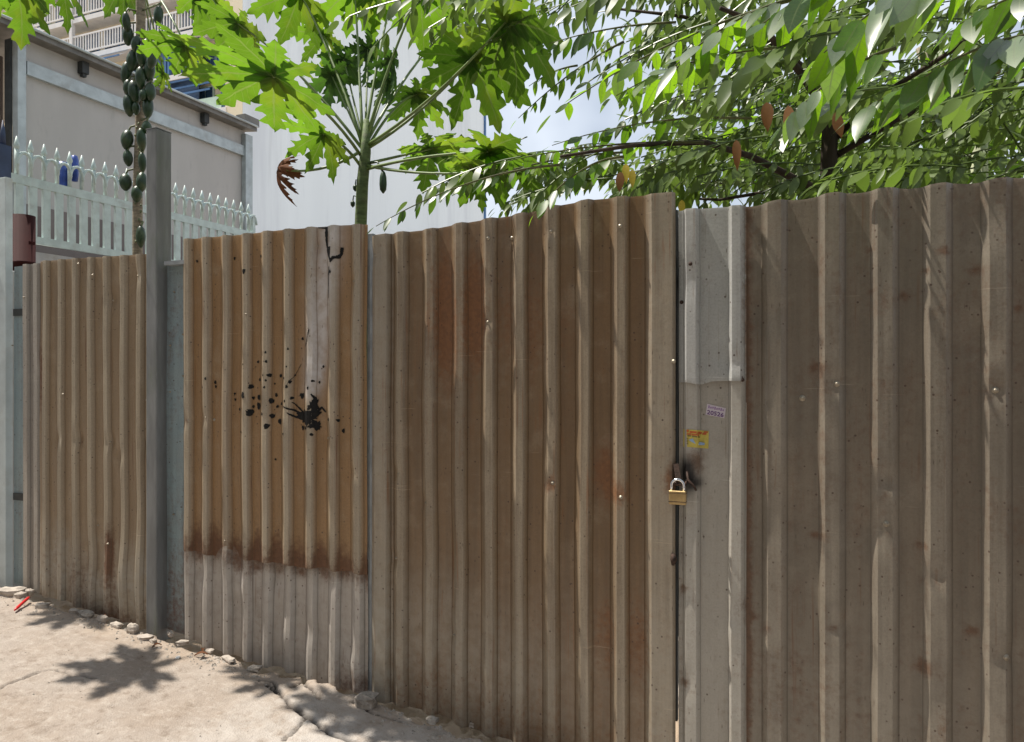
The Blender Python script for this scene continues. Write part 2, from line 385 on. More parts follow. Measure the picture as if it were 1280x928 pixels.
def ground_mesh():
    def axis(bps):
        o = []
        for a, b, s in bps: o.extend(np.arange(a, b - s * .3, s))
        o.append(bps[-1][1]); return np.array(o)
    xs = axis([(-150,-20,13),(-20,-6,1),(-6,-4.7,.1),(-4.7,-.3,.0095),(-.3,3,.12),(3,12,1),(12,150,13)])
    ys = axis([(-150,-12,13),(-12,0,1),(0,1.0,.1),(1.0,2.9,.0095),(2.9,4,.11),(4,20,1),(20,160,13)])
    X, Y = np.meshgrid(xs, ys, indexing='ij')
    Z = gz(X)
    near = sstep(-5.6, -4.9, X) * (1 - sstep(.2, 1.5, X)) * sstep(.4, 1.2, Y) * (1 - sstep(3.4, 3.9, Y))
    Z = Z + near * ((fbm(X*1.7, Y*1.7, 3) - .5) * .028 + (fbm(X*9, Y*9, 9) - .5) * .012 + (fbm(X*30, Y*30, 19) - .5) * .006)
    e = slab_edge(X)
    drop = sstep(0, .018, Y - e) * near
    rough = (fbm(X*22, Y*22, 31) - .45)
    Z = Z - drop * (.085 - rough * .07 - .03 * fbm(X*4, Y*4, 12))
    cm = np.zeros_like(X)
    wdt = .0034 + .008 * fbm(X * 9, Y * 9, 77)
    for i, pl in enumerate(CR):
        dd = polydist(X, Y, pl); w = wdt * (1.0 if i in (0, 1) else .55)
        cm = np.maximum(cm, 1 - sstep(w * .5, w * 1.9, dd))
    Z = Z - cm * .022 * near
    # broken plate near the main crack stands a touch proud
    pr = np.array([ground_pt(*p)[:2] for p in ((375, 868), (400, 870))]).mean(0)
    Z = Z + near * .022 * np.exp(-((X-pr[0])**2 + (Y-pr[1])**2) / .035)
    nx, ny = X.shape
    co = np.stack([X, Y, Z], -1).reshape(-1, 3)
    idx = np.arange(nx*ny).reshape(nx, ny)
    q = np.stack([idx[:-1, :-1], idx[1:, :-1], idx[1:, 1:], idx[:-1, 1:]], -1).reshape(-1, 4)
    pale = sstep(-2.6, -1.2, X + (fbm(X*2, Y*2, 40) - .5) * 1.2) * .75
    dust = np.clip(drop * .8 + (1 - sstep(0, .22, e - Y)) * fbm(X*6, Y*6, 50) * .8, 0, 1) * near
    wear = np.stack([cm * near, pale * near * (1 - dust), dust, np.ones_like(X)], -1).reshape(-1, 4)
    return co, q, wear
def grid_obj(name, co, q, wear, mat, parent=None):
    off = offset_of(parent) if parent is not None else Vector((0, 0, 0))
    me = bpy.data.meshes.new(name)
    me.vertices.add(len(co)); me.loops.add(len(q) * 4); me.polygons.add(len(q))
    me.vertices.foreach_set('co', (co - np.array(off[:])).astype(np.float32).ravel())
    me.loops.foreach_set('vertex_index', q.astype(np.int32).ravel())
    me.polygons.foreach_set('loop_start', np.arange(0, len(q) * 4, 4, dtype=np.int32))
    me.polygons.foreach_set('use_smooth', np.ones(len(q), bool))
    me.update(calc_edges=True); me.validate()
    at = me.attributes.new('wear', 'FLOAT_COLOR', 'POINT'); at.data.foreach_set('color', wear.astype(np.float32).ravel())
    me.materials.append(mat)
    o = bpy.data.objects.new(name, me); C.objects.link(o)
    if parent is not None: o.parent = parent
    return o
g_o = grid_obj('ground', *ground_mesh(), MATS['street_concrete']); tag(g_o, kind='structure')

m = MB(); m.box((-22, -7.5, -1.5), (20, -2.6, 7.0)); oh = m.build('unseen_shading_building', MATS['plaster'])  # unseen building added behind the camera to keep sky light off the fence
tag(oh, kind='structure')

# ------------------------------------------------------------------ corrugated sheets
class Sheet:
    def __init__(s, x0, x1, crowns, cw, sw, depth, ztop, zbot, y0=D, seed=0, wob=.004, dents=(), sl=None):
        s.x0, s.x1, s.cr, s.cw, s.sw, s.depth = x0, x1, crowns, cw, sw, depth
        s.ztop, s.zbot, s.y0, s.seed, s.wob, s.dents, s.sl = ztop, zbot, y0, seed, wob, dents, sl or sw
    def prof(s, x):
        p = np.zeros_like(np.asarray(x, float))
        for i, c in enumerate(s.cr):
            cw = s.cw[i] if hasattr(s.cw, '__len__') else s.cw
            p = np.maximum(p, np.minimum(np.clip((cw/2 + s.sl + (x - c)) / s.sl, 0, 1), np.clip((cw/2 + s.sw - (x - c)) / s.sw, 0, 1)))
        return p
    def Y(s, x, z):
        x = np.asarray(x, float); z = np.asarray(z, float)
        y = s.y0 - s.depth * s.prof(x)
        y = y + (fbm(x * 3.1 + s.seed, z * 1.5, s.seed + 1, 3) - .5) * s.wob * 2.7 + (fbm(x * 8, z * 2.2 + s.seed, s.seed + 2, 3) - .5) * s.wob * .6
        for (dx, dz, r, amp) in s.dents:
            y = y + amp * np.exp(-((x - dx)**2 + ((z - dz) * .8)**2) / r**2)
        return y
    def build(s, name, parent, mat, paint=None, dz=.014):
        bp = [s.x0, s.x1]
        for i, c in enumerate(s.cr):
            cw = s.cw[i] if hasattr(s.cw, '__len__') else s.cw
            for e in (-cw/2 - s.sl, -cw/2, cw/2, cw/2 + s.sw):
                for k in (-.0014, 0, .0014): bp.append(c + e + k)
        bp = sorted(b for b in bp if s.x0 - 1e-6 <= b <= s.x1 + 1e-6); xs = [bp[0]]
        for b in bp[1:]:
            if b - xs[-1] < 5e-4: continue
            n = int(math.ceil((b - xs[-1]) / .013)); a = xs[-1]
            xs.extend(a + (b - a) * (k + 1) / n for k in range(n))
        xs = np.array(xs); zt = np.array([s.ztop(x) for x in xs]); zb = np.array([s.zbot(x) for x in xs])
        nz = int(max(4, (zt.max() - zb.min()) / dz)); t = np.linspace(0, 1, nz + 1)
        X = np.repeat(xs[:, None], nz + 1, 1); Z = zb[:, None] + (zt - zb)[:, None] * t[None, :]
        Yv = s.Y(X, Z)
        Xw = X + (fbm(X * 2 + 9, Z * 1.2, s.seed + 5, 2) - .5) * .0025
        co = np.stack([Xw, Yv, Z], -1).reshape(-1, 3)
        idx = np.arange(X.size).reshape(X.shape)
        q = np.stack([idx[:-1, :-1], idx[1:, :-1], idx[1:, 1:], idx[:-1, 1:]], -1).reshape(-1, 4)
        pr = s.prof(X)
        w = np.zeros(X.shape + (4,)); w[..., 2] = pr
        if paint is not None:
            r, g, a = paint(X, Z, pr); w[..., 0] = np.clip(r, 0, 1); w[..., 1] = np.clip(g, 0, 1); w[..., 3] = np.clip(a, 0, 1)
        o = grid_obj(name, co, q, w.reshape(-1, 4), mat, parent)
        m = o.modifiers.new('thickness', 'SOLIDIFY'); m.thickness = .0016; m.offset = -1
        wn = o.modifiers.new('crisp bends', 'WEIGHTED_NORMAL'); wn.mode = 'FACE_AREA'; wn.weight = 60
        return o
def gauss(X, Z, px, py, rx, rz):
    cx, cz = FX(px), FZ(px, py); return np.exp(-((X-cx)/rx)**2 - ((Z-cz)/rz)**2)
def lin(pts):
    xs = [FX(p[0]) for p in pts]; zs = [FZ(*p) for p in pts]
    return lambda x: float(np.interp(x, xs, zs))
def bot(lift=0.0, amp=.02, seed=0):
    return lambda x: float(gz(x) + lift + (vn(x * 9, 0.5, seed) - .5) * amp)
def screws(parent, sheet, pts, rad=.0065, mat='screw_metal'):
    for (px, py) in pts:
        x, z = FX(px), FZ(px, py); y = float(sheet.Y(x, z))
        x = x * y / D; z = CAMZ + (z - CAMZ) * y / D
        m = MB(); m.lathe((x, y + .002, z), [(rad * 1.5, 0), (rad * 1.5, .0035), (rad * .85, .004), (rad * .75, .009), (rad * .3, .0105)], 8, (0, -1, 0))
        m.build('screw', MATS[mat], parent)

# --- left fence panel
lp = thing('fence_panel', (FX(120), D, float(gz(FX(120)))), 'narrow weathered tan corrugated fence panel left of the tall grey post', 'fence panel')
crL = list(FXv([59, 78, 96, 115, 135, 156, 176]))
shL = Sheet(FX(50), FX(191), crL, .026, .014, .018, lin([(50, 327), (100, 323), (150, 320), (191, 317)]), bot(.0, .04, 3), seed=11, wob=.006, sl=.026,
            dents=[(FX(x), FZ(x, y), .035, .009) for x, y in ((75, 548), (100, 549), (138, 553), (150, 570), (183, 556), (105, 338), (142, 375), (173, 345))] +
                  [(FX(150), FZ(150, 720), .12, -.012), (FX(120), FZ(120, 700), .09, .012), (FX(165), FZ(165, 640), .2, .008)])
def pL(X, Z, pr):
    gl = Z - gz(X)
    r = .32 * (1 - sstep(.15, .6, gl)) * fbm(X*7, Z*4, 4) * 1.6 + .8 * gauss(X, Z, 51, 470, .02, .25) + .75 * gauss(X, Z, 138, 690, .03, .14) * 1.2 + .45*gauss(X, Z, 135, 770, .2, .06)
    g = (1 - sstep(.1, .5, gl + (fbm(X*5, Z*5, 8) - .5) * .5)) * .85 + .12
    return r, g, np.zeros_like(X)
shL.build('corrugated_sheet', lp, MATS['sheet_left'], pL)
m = MB(); m.bar((FX(12), D + .035, 1.95), (FX(189), D + .035, 1.95), .03, .04); m.build('rail', MATS['dark_frame'], lp)
m = MB(); m.bar((FX(12), D + .035, .9), (FX(189), D + .035, .9), .03, .04); m.build('rail', MATS['dark_frame'], lp)
screws(lp, shL, [(98, 330), (173, 345), (142, 376), (79, 493), (138, 553), (183, 500), (123, 657), (135, 680), (116, 344)], .004)

# --- pale strip of sheet and blue plate at the far left
es = thing('sheet_offcut', (FX(38), D, float(gz(FX(38)))), 'pale narrow ribbed sheet offcut at the left end of the tan panel', 'sheet')
shE = Sheet(FX(26), FX(51), [FX(32), FX(45)], .03, .01, .016, lin([(25, 331), (51, 329)]), bot(0, .02, 6), y0=D + .012, seed=21)
shE.build('corrugated_sheet', es, MATS['sheet_edge'], lambda X, Z, p: (.2 * fbm(X*9, Z*9, 2), .3 + 0*X, 0*X))
screws(es, shE, [(38, 350), (30, 372), (36, 492)], .0035)
bp_ = thing('metal_plate', (FX(18), D, float(gz(FX(18)))), 'narrow light blue painted plate at the far left of the fence', 'metal plate')
shB = Sheet(FX(11), FX(28), [], .03, .01, .0, lin([(10, 333), (28, 331)]), bot(0, .02, 7), y0=D + .03, seed=31, wob=.003)
shB.build('plate', bp_, MATS['sheet_blue'], lambda X, Z, p: (.35 * fbm(X*9, Z*5, 2), .3 * fbm(X*12, Z*7, 5), 0*X))
screws(bp_, shB, [(16, 432), (14, 440)], .003)
ep = MB(); x0, x1 = FX(-26), FX(9)
ep.box((x0, D - .02, float(gz(x0)) - .1), (FX(0), D + .16, 2.2)); 
pil = ep.build('plaster_pillar', MATS['plaster']); tag(bevel(pil, .008), 'off white plaster pillar closing the fence at the left edge', 'pillar')
ep = MB(); ep.box((FX(1.5), D - .012, float(gz(FX(4))) - .03), (FX(9.5), D + .03, 2.72)); 
epo = ep.build('thin_steel_post', MATS['pale_blue']); tag(bevel(epo, .003), 'thin pale blue steel post beside the blue plate', 'post')

# --- tall grey post
xp = FX(191)
pr_ = thing('steel_post', (xp + .04, D, float(gz(xp))), 'tall square grey green steel post standing above the fence', 'post')
m = MB(); m.box((xp - .014, D - .03, float(gz(xp)) - .06), (xp + .058, D + .066, 2.845)); po = m.build('post_tube', MATS['post_steel'], pr_); bevel(po, .006)
m = MB(); m.box((xp - .015, D - .031, 2.845), (xp + .059, D + .067, 2.849)); m.build('cap', MATS['post_steel'], pr_)

# --- blue grey plate between post and gate
pl = thing('metal_plate', (FX(222), D, float(gz(FX(222)))), 'dented blue grey metal plate between the tall post and the gate', 'metal plate')
shP = Sheet(FX(201), FX(236), [FX(226)], .02, .008, .006, lin([(211, 331), (236, 329)]), bot(.01, .02, 9), y0=D + .035, seed=41, wob=.004,
            dents=[(FX(x), FZ(x, y), .02, -.006) for x, y in ((216, 365), (226, 380), (214, 430), (228, 415), (222, 540), (216, 640), (228, 660))])
shP.build('plate', pl, MATS['sheet_blue'], lambda X, Z, p: (.4 * fbm(X*9, Z*5, 12) + .3 * (1 - sstep(.1, .5, Z - gz(X))), .35 * fbm(X*14, Z*6, 15), 0*X))
m = MB(); m.bar((FX(208), D + .01, FZ(220, 329)), (FX(234), D + .01, FZ(220, 329)), .05, .02); m.build('top_rail', MATS['grey_frame'], pl)
screws(pl, shP, [(218, 365), (229, 418), (213, 432), (217, 643), (213, 490), (229, 470)], .0035)

# --- left gate leaf
ga = thing('gate_leaf', (FX(346), D, float(gz(FX(346)))), 'left gate leaf of rusty tan corrugated sheet splashed with black paint', 'gate')
crA = list(FXv([238, 261, 286, 311, 336, 363, 391, 420, 450]))
zlap = .715
topA = lin([(230, 300), (300, 294), (350, 288), (400, 284), (430, 282), (460, 281)])
dA = [(FX(x), FZ(x, y), .03, .008) for x, y in ((236, 526), (258, 524), (397, 308), (445, 591), (443, 352), (350, 505), (410, 548))] + \
     [(FX(400), FZ(400, 440), .13, .010), (FX(330), FZ(330, 560), .25, -.006), (FX(444), FZ(444, 430), .10, -.008), (FX(300), FZ(300, 420), .2, .006)]
shA = Sheet(FX(231), FX(459.5), crA, .024, .015, .024, topA, lambda x: zlap + (vn(x*14, 3, 2) - .5) * .02, seed=51, wob=.0055, dents=dA, y0=D - .002, sl=.036)
def pA(X, Z, pr):
    low = np.clip(1 - np.clip((Z - zlap + (fbm(X*20, Z*4, 6) - .5) * .10) / .20, 0, 1), 0, 1) ** 1.5
    r = low * (1.25 - .55 * pr) * .85 + .35 * (1 - pr) * (1 - sstep(0, .6, Z - zlap)) * fbm(X*5, Z*2, 7)
    tz = np.clip((FZ(409, 300) - Z) / (FZ(409, 300) - FZ(400, 500)), 0, 1); cxs = FX(413) + (FX(389) - FX(413)) * tz
    g = 1.25 * np.exp(-((X - cxs) / (.075 - .030 * tz)) ** 2) * sstep(FZ(400, 512), FZ(400, 470), Z) * (.6 + .5 * fbm(X*9, Z*3, 9)) + .2 * gauss(X, Z, 396, 470, .06, .16)
    g = g * (1 - .0 * pr) + .10 * pr
    r = r + .4 * gauss(X, Z, 413, 300, .02, .05) + .5 * gauss(X, Z, 236, 526, .02, .02)
    return r, g, np.zeros_like(X)
shA.build('upper_sheet', ga, MATS['sheet_gate_a'], pA)
shA2 = Sheet(FX(231), FX(459.5), crA, .023, .015, .024, lambda x: zlap + .06, bot(.0, .03, 13), seed=52, wob=.007, y0=D + .003, sl=.036,
             dents=[(FX(x), FZ(x, y), .05, a) for x, y, a in ((250, 715, .01), (300, 735, -.01), (345, 720, .012), (420, 720, .01), (285, 700, -.008), (390, 790, .008), (440, 830, -.01), (355, 800, -.01))])
def pA2(X, Z, pr):
    gl = Z - gz(X)
    r = (1 - sstep(0, .09, zlap - Z + (fbm(X*14, Z*5, 6) - .5) * .12)) * .55 * (1 - .5 * pr) + .45 * (1 - sstep(0, .18, gl)) * sstep(FX(400), FX(440), X) + .25*fbm(X*9, Z*4, 23)
    g = .95 * sstep(.0, .08, zlap - Z) * (.65 + .35*fbm(X*5, Z*5, 14))
    return r, g, np.zeros_like(X)
shA2.build('lower_sheet', ga, MATS['sheet_gate_low'], pA2)
for zz in (1.95, 1.2, .5):
    m = MB(); m.bar((FX(231), D + .03, zz), (FX(459), D + .03, zz), .03, .04); m.build('rail', MATS['dark_frame'], ga)
m = MB(); m.bar((FX(461), D + .02, float(gz(FX(461))) + .01), (FX(461), D + .02, FZ(461, 292)), .02, .03, (1, 0, 0)); m.build('stile', MATS['grey_frame'], ga)
screws(ga, shA, [(236, 526), (258, 522), (397, 308), (445, 591), (443, 352), (282, 676), (268, 525), (411, 548), (308, 393)], .005)

# black paint splash on the gate: blobs that follow the ribs
def zz_px(zx, zy): return 220 + zx / 2.811, 270 + zy / 2.811
mb = MB(); rnd = random.Random(5)
def surf(x, z, lift=.0022):
    return (x + (float(fbm(x * 2 + 9, z * 1.2, shA.seed + 5, 2)) - .5) * .0025, float(shA.Y(x, z)) - lift, z)
def blob(px, py, rx, ry, rough=.3, n=None, rings=None):
    x, z = FX(px), FZ(px, py); k = D / ray(px, py).y
    n = n or (12 if rx < 4 else 40); rings = rings or (2 if rx < 4 else 7)
    ph = [rnd.uniform(0, 6.28) for _ in range(4)]
    vs = [surf(x, z)]; fs = []
    for i in range(rings):
        for j in range(n):
            a = 2*math.pi*j/n
            q = 1 + rough * (math.sin(3*a + ph[0]) * .5 + math.sin(5*a + ph[1]) * .4 + math.sin(9*a + ph[2]) * .35 + math.sin(14*a+ph[3]) * .25)
            s = (i + 1) / rings * max(.2, q)
            vs.append(surf(x + math.cos(a) * rx * s * k * 1.12, z + math.sin(a) * ry * s * k))
    for j in range(n): fs.append((0, 1 + j, 1 + (j+1) % n))
    for i in range(rings - 1):
        for j in range(n):
            a, b = 1 + i*n + j, 1 + i*n + (j+1) % n; fs.append((a, a + n, b + n, b))
    mb.add(vs, fs, True)
def streak(pts, w0, w1):
    P = []
    for (a, b) in zip(pts[:-1], pts[1:]):
        for k in range(8): P.append((a[0] + (b[0]-a[0])*k/8, a[1] + (b[1]-a[1])*k/8))
    P.append(pts[-1]); vs = []; fs = []
    for i, (px, py) in enumerate(P):
        w = (w0 + (w1 - w0) * i / (len(P)-1)) * (.75 + .5 * rnd.random())
        q = P[min(i+1, len(P)-1)]; r = P[max(i-1, 0)]; dx, dy = q[0]-r[0], q[1]-r[1]; L = math.hypot(dx, dy) or 1
        nx, ny = -dy/L, dx/L
        for s in (-1, 1): vs.append(surf(FX(px + nx*w*s), FZ(px + nx*w*s, py + ny*w*s)))
    for i in range(len(P)-1): fs.append((2*i, 2*i+1, 2*i+3, 2*i+2))
    mb.add(vs, fs, True)
SP = [(247,630,9),(295,638,7),(295,668,9),(268,690,10),(342,650,7),(345,703,8),(370,722,7),(332,738,8),(270,600,6),(298,576,5),(330,578,4),(325,602,4),
      (337,560,5),(370,562,5),(330,512,5),(328,480,4),(290,513,4),(248,522,3),(315,695,5),(358,670,5),(355,630,5),(372,660,4),(405,468,4),(445,432,4),
      (388,570,4),(411,583,4),(402,600,5),(445,632,8),(490,580,4),(475,605,4),(505,585,4),(517,530,4),(488,767,5),(545,715,4),(592,755,6),(577,718,4),
      (390,765,4),(118,572,4),(140,585,5),(142,600,4),(103,602,4),(210,625,4),(212,645,4),(228,680,4),(238,758,4),(355,855,4),(252,197,7),(77,160,4),
      (208,150,4),(302,142,5),(275,640,5),(275,670,5),(318,560,3),(350,590,3),(420,560,3),(400,530,3),(415,640,4),(395,650,4),(450,745,6),(465,745,5),(552,198,5)]
for (a, b, r) in SP: blob(*zz_px(a, b), r/2.811, r/2.811 * rnd.uniform(1, 1.35), .25)
mb.build('paint_spots', MATS['black_paint'], ga)['kind'] = 'stuff'; mb = MB()
blob(*zz_px(470, 705), 14, 8.5, .34, 64, 9); blob(*zz_px(497, 738), 6.5, 4.5, .45, 40, 6); blob(*zz_px(492, 668), 5, 7, .5, 40, 6)
for pts, w0, w1 in (([(450,700),(415,680),(385,668)], 1.4, .7), ([(455,695),(430,670),(415,655)], 1.1, .5), ([(495,690),(495,640),(487,625)], 2, .6),
                    ([(500,690),(515,672),(530,690)], 1.6, .8), ([(450,715),(420,705),(405,690)], 1.5, .6), ([(480,720),(470,740)], 1.8, .8),
                    ([(530,40),(531,90),(537,125),(552,158)], 2.0, 1.3), ([(552,165),(562,150),(575,148),(584,135),(586,112)], 1.8, 1.9),  # torn slit at the gate top: its dark inside drawn in black
                    ([(547,110),(546,150)], 2.6, 1.0), ([(545,180),(543,240),(543,290)], .8, .35), ([(440,520),(420,560),(400,600)], .3, .2),
                    ([(478,400),(470,430),(455,460)], .8, .3), ([(500,42),(530,44)], .6, 1.0)):
    streak([zz_px(*p) for p in pts], w0, w1)
mb.build('paint_splash_and_tear', MATS['black_paint'], ga)['kind'] = 'stuff'

# --- right gate leaf
gb = thing('gate_leaf', (FX(655), D, float(gz(FX(655)))), 'wide brown corrugated right gate leaf with top edge rising to the right', 'gate')
crB = list(FXv([479, 504, 540, 577, 614, 652, 692, 733, 778, 829]))
cwB = [.055] + [.030] * 8 + [.078]
topB = lin([(466, 296), (500, 291), (540, 287), (570, 281), (600, 276), (640, 270), (670, 264), (700, 257), (740, 250), (790, 246), (845, 242)])
dB = [(FX(x), FZ(x, y), .03, .009) for x, y in ((499, 592), (533, 629), (496, 698), (568, 792), (610, 403), (691, 602), (640, 295), (688, 290), (470, 320))] + \
     [(FX(605), FZ(605, 420), .2, .008), (FX(700), FZ(700, 700), .25, -.008), (FX(530), FZ(530, 500), .12, -.006), (FX(560), FZ(560, 700), .13, .008), (FX(685), FZ(685, 520), .12, .007), (FX(640), FZ(640, 380), .1, -.007)]
shG = Sheet(FX(466), FX(845), crB, cwB, .016, .026, topB, bot(.0, .035, 17), seed=61, wob=.0055, dents=dB, sl=.034)
def pB(X, Z, pr):
    gl = Z - gz(X)
    rec = 1 - pr
    r = .95 * gauss(X, Z, 556, 400, .07, .28) * (.45 + .55*rec) + .9 * gauss(X, Z, 595, 390, .07, .22) * (.45 + .55*rec) + .45 * gauss(X, Z, 660, 400, .18, .25) * rec
    r = r + .8 * gauss(X, Z, 757, 590, .05, .12) * (.3 + .7*rec) + .6 * gauss(X, Z, 775, 615, .05, .05) + .75 * gauss(X, Z, 690, 605, .03, .03) + .5 * gauss(X, Z, 780, 800, .2, .2) * rec
    r = r + .25 * (1 - sstep(.0, .35, gl)) + .9 * gauss(X, Z, 843, 600, .03, .06) + .22 * fbm(X*6, Z*3, 33)
    g = (.5 * (1 - sstep(.25, .75, gl + (fbm(X*4, Z*3, 19) - .5) * .4)) + .12) * (1 - sstep(FX(600), FX(760), X) * .6)
    g = g + .35 * sstep(FX(800), FX(815), X) + .4 * (1 - sstep(FX(487), FX(497), X))
    a = .85 * gauss(X, Z, 846, 590, .022, .045)
    return r, g, a
shG.build('corrugated_sheet', gb, MATS['sheet_gate_b'], pB)
for zz in (1.98, 1.15, .45):
    m = MB(); m.bar((FX(467), D + .03, zz), (FX(843), D + .03, zz), .03, .04); m.build('rail', MATS['dark_frame'], gb)
m = MB(); m.bar((FX(465), D + .012, float(gz(FX(465))) + .03), (FX(465), D + .012, FZ(465, 300)), .012, .03, (1, 0, 0)); m.build('stile', MATS['grey_frame'], gb)
m = MB(); m.bar((FX(841), D + .022, float(gz(FX(841))) + .25), (FX(841), D + .022, FZ(841, 262)), .02, .03, (1, 0, 0)); m.build('stile', MATS['dark_frame'], gb)
screws(gb, shG, [(499, 592), (533, 629), (496, 698), (568, 794), (568, 845), (610, 403), (610, 298), (640, 298), (689, 290), (775, 283), (468, 498), (470, 320), (691, 604), (776, 622), (842, 452)], .0055)
m = MB(); sx = FX(843); m.tube([(sx, D - .03, FZ(843, 690)), (sx + .003, D - .034, FZ(843, 697)), (sx, D - .03, FZ(843, 704))], [.008, .013, .006], 7); m.build('hinge_lump', MATS['rusty_iron'], gb)

# --- narrow galvanised strip beside the gate
zs = thing('fence_panel', (FX(890), D, float(gz(FX(890)))), 'narrow silvery galvanised sheet panel between the padlocked gate and dark panel', 'fence panel')
crZ = [FX(865), FX(921)]
zjoin = FZ(905, 472)
shZ = Sheet(FX(848.5), FX(933), crZ, [.035, .03], .014, .022, lin([(848, 265), (860, 263), (933, 258)]), lambda x: zjoin + (vn(x*20, 1, 3) - .5) * .02 - .02, y0=D - .006, seed=71, wob=.004,
            dents=[(FX(868), FZ(868, 350), .06, .008), (FX(905), FZ(905, 470), .05, -.008), (FX(918), FZ(918, 455), .03, .008)])
shZ.build('upper_sheet', zs, MATS['sheet_zinc'], lambda X, Z, p: (.55 * np.exp(-((X - FX(933))/.012)**2) + .22 * fbm(X*9, Z*7, 3), .1 + 0*X, .5 * np.exp(-((X - FX(849))/.006)**2)))
shZ2 = Sheet(FX(848.5), FX(933), crZ, [.038, .034], .014, .022, lambda x: zjoin + .05, bot(.0, .02, 19), y0=D + .002, seed=72, wob=.004,
             dents=[(FX(855), FZ(855, 740), .03, .006), (FX(856), FZ(856, 850), .04, .006), (FX(915), FZ(915, 790), .03, -.006), (FX(868), FZ(868, 640), .06, .008)])
def pZ2(X, Z, p):
    r = .28 * fbm(X*11, Z*9, 43) + .9 * gauss(X, Z, 855, 735, .015, .012) + .8 * gauss(X, Z, 856, 852, .015, .014) + .5 * gauss(X, Z, 932, 760, .012, .05) + .75 * gauss(X, Z, 870, 578, .03, .05)
    return r, .45 + 0*X, 1.6 * gauss(X, Z, 860, 590, .026, .05) + 1.2 * gauss(X, Z, 870, 603, .022, .02) + .35 * gauss(X, Z, 862, 610, .03, .05)  # soot stain; the dark inside of the burnt hole is painted in too
shZ2.build('lower_sheet', zs, MATS['sheet_zinc_low'], pZ2)
m = MB(); m.bar((FX(850), D + .03, 1.95), (FX(932), D + .03, 1.95), .03, .04); m.build('rail', MATS['dark_frame'], zs)
m = MB(); m.bar((FX(847), D + .05, FZ(847, 800)), (FX(847), D + .05, FZ(847, 270)), .03, .03, (1, 0, 0)); m.build('stile', MATS['dark_frame'], zs)
screws(zs, shZ, [(852, 378), (863, 330), (928, 475)], .005, 'rusty_iron')

# --- right fence panel
rp = thing('fence_panel', (FX(1120), D, float(gz(FX(1120)))), 'broad dark grey brown corrugated fence panel filling the right side', 'fence panel')
crR = [FX(x) for x in (968, 1040, 1106, 1172, 1246)] + [FX(1246) + .168 * k for k in range(1, 11)]
dR = [(FX(x), FZ(x, y), .035, .010) for x, y in ((1046, 480), (1244, 488), (1050, 780), (1258, 822), (1168, 720), (1108, 600))] + \
     [(FX(955), FZ(955, 390), .06, .012), (FX(1100), FZ(1100, 660), .06, .013), (FX(1240), FZ(1240, 270), .08, .010), (FX(1170), FZ(1170, 880), .1, .012),
      (FX(1010), FZ(1010, 560), .14, -.009), (FX(1220), FZ(1220, 430), .06, .010), (FX(1150), FZ(1150, 500), .3, -.006), (FX(970), FZ(970, 650), .1, .008), (FX(950), FZ(950, 820), .1, -.008)]
shR = Sheet(FX(930), 2.6, crR, .046, .022, .019, lambda x: float(np.interp(x, [FX(930), FX(1050), FX(1280), 2.6], [FZ(930, 258), FZ(1050, 242), FZ(1280, 222), 2.24])) + .004 * math.sin(x * 37), bot(.0, .03, 23), y0=D + .004, seed=81, wob=.006, dents=dR)
def pR(X, Z, pr):
    r = .42 * fbm(X*7, Z*7, 63) + .9 * np.exp(-((X - FX(934.5))/.014)**2) * (.5 + .6*fbm(X*2, Z*5, 3))
    for px, py, s in ((957, 785, .03), (1040, 785, .025), (1214, 790, .035), (1155, 835, .05), (1020, 670, .03), (1150, 682, .025), (1088, 312, .02), (1088, 363, .012), (1155, 340, .02), (1220, 337, .03), (1130, 370, .03), (1272, 385, .02), (1180, 315, .03), (1020, 460, .04), (938, 770, .03)):
        r = r + .6 * gauss(X, Z, px, py, s * .8, s * .5)
    g = .22 * fbm(X*3, Z*3, 90) + .3 * (1 - sstep(.2, 1.2, Z - gz(X))) * fbm(X*4, Z*2, 95)
    return r, g, np.zeros_like(X)
shR.build('corrugated_sheet', rp, MATS['sheet_right'], pR)
for zz in (1.98, 1.05, .4):
    m = MB(); m.bar((FX(933), D + .035, zz), (2.6, D + .035, zz), .03, .04); m.build('rail', MATS['dark_frame'], rp)
screws(rp, shR, [(1046, 480), (1244, 488), (1257, 822), (1108, 655), (1003, 498)], .0075)

# --- padlock, hasp
hp = onY(847, 606, D - .045)
ha = thing('hasp', hp, 'rusty iron hasp poking through the burnt gap beside the gate', 'hasp')
m = MB(); a = onY(845, 580, D - .03); b = onY(849, 604, D - .045)
m.bar(a, b, .02, .006, (0, 1, 0)); m.build('strap', MATS['rusty_iron'], ha)
m = MB(); m.tube([onY(858, 586, D - .01), onY(860, 600, D - .035), onY(868, 609, D - .04), onY(870, 613, D - .03)], .0045, 7); m.build('bent_rod', MATS['rusty_iron'], ha)
m = MB(); m.tube([onY(843, 600, D - .01), onY(845, 606, D - .05), onY(856, 606, D - .05), onY(860, 598, D - .01)], .004, 7); m.build('staple', MATS['rusty_iron'], ha)
pk = thing('padlock', onY(847, 629, D - .045), 'brass padlock with steel shackle hanging between gate and silvery strip', 'padlock')
Yk = D - .05
lo, hi = onY(836.5, 630, Yk), onY(858, 614, Yk)
m = MB(); m.box((lo.x, Yk - .012, lo.z), (hi.x, Yk + .010, hi.z)); bo = m.build('body', MATS['brass'], pk); bevel(bo, .004, 3)
m = MB(); m.box((lo.x - .0006, Yk - .0127, lo.z + .010), (hi.x + .0006, Yk + .0107, lo.z + .0125)); m.box((lo.x - .0006, Yk - .0127, hi.z - .010), (hi.x + .0006, Yk + .0107, hi.z - .0085)); m.build('groove_band', MATS['rusty_iron'], bo)
cx, rr = (lo.x + hi.x) / 2, (hi.x - lo.x) / 2 * .72
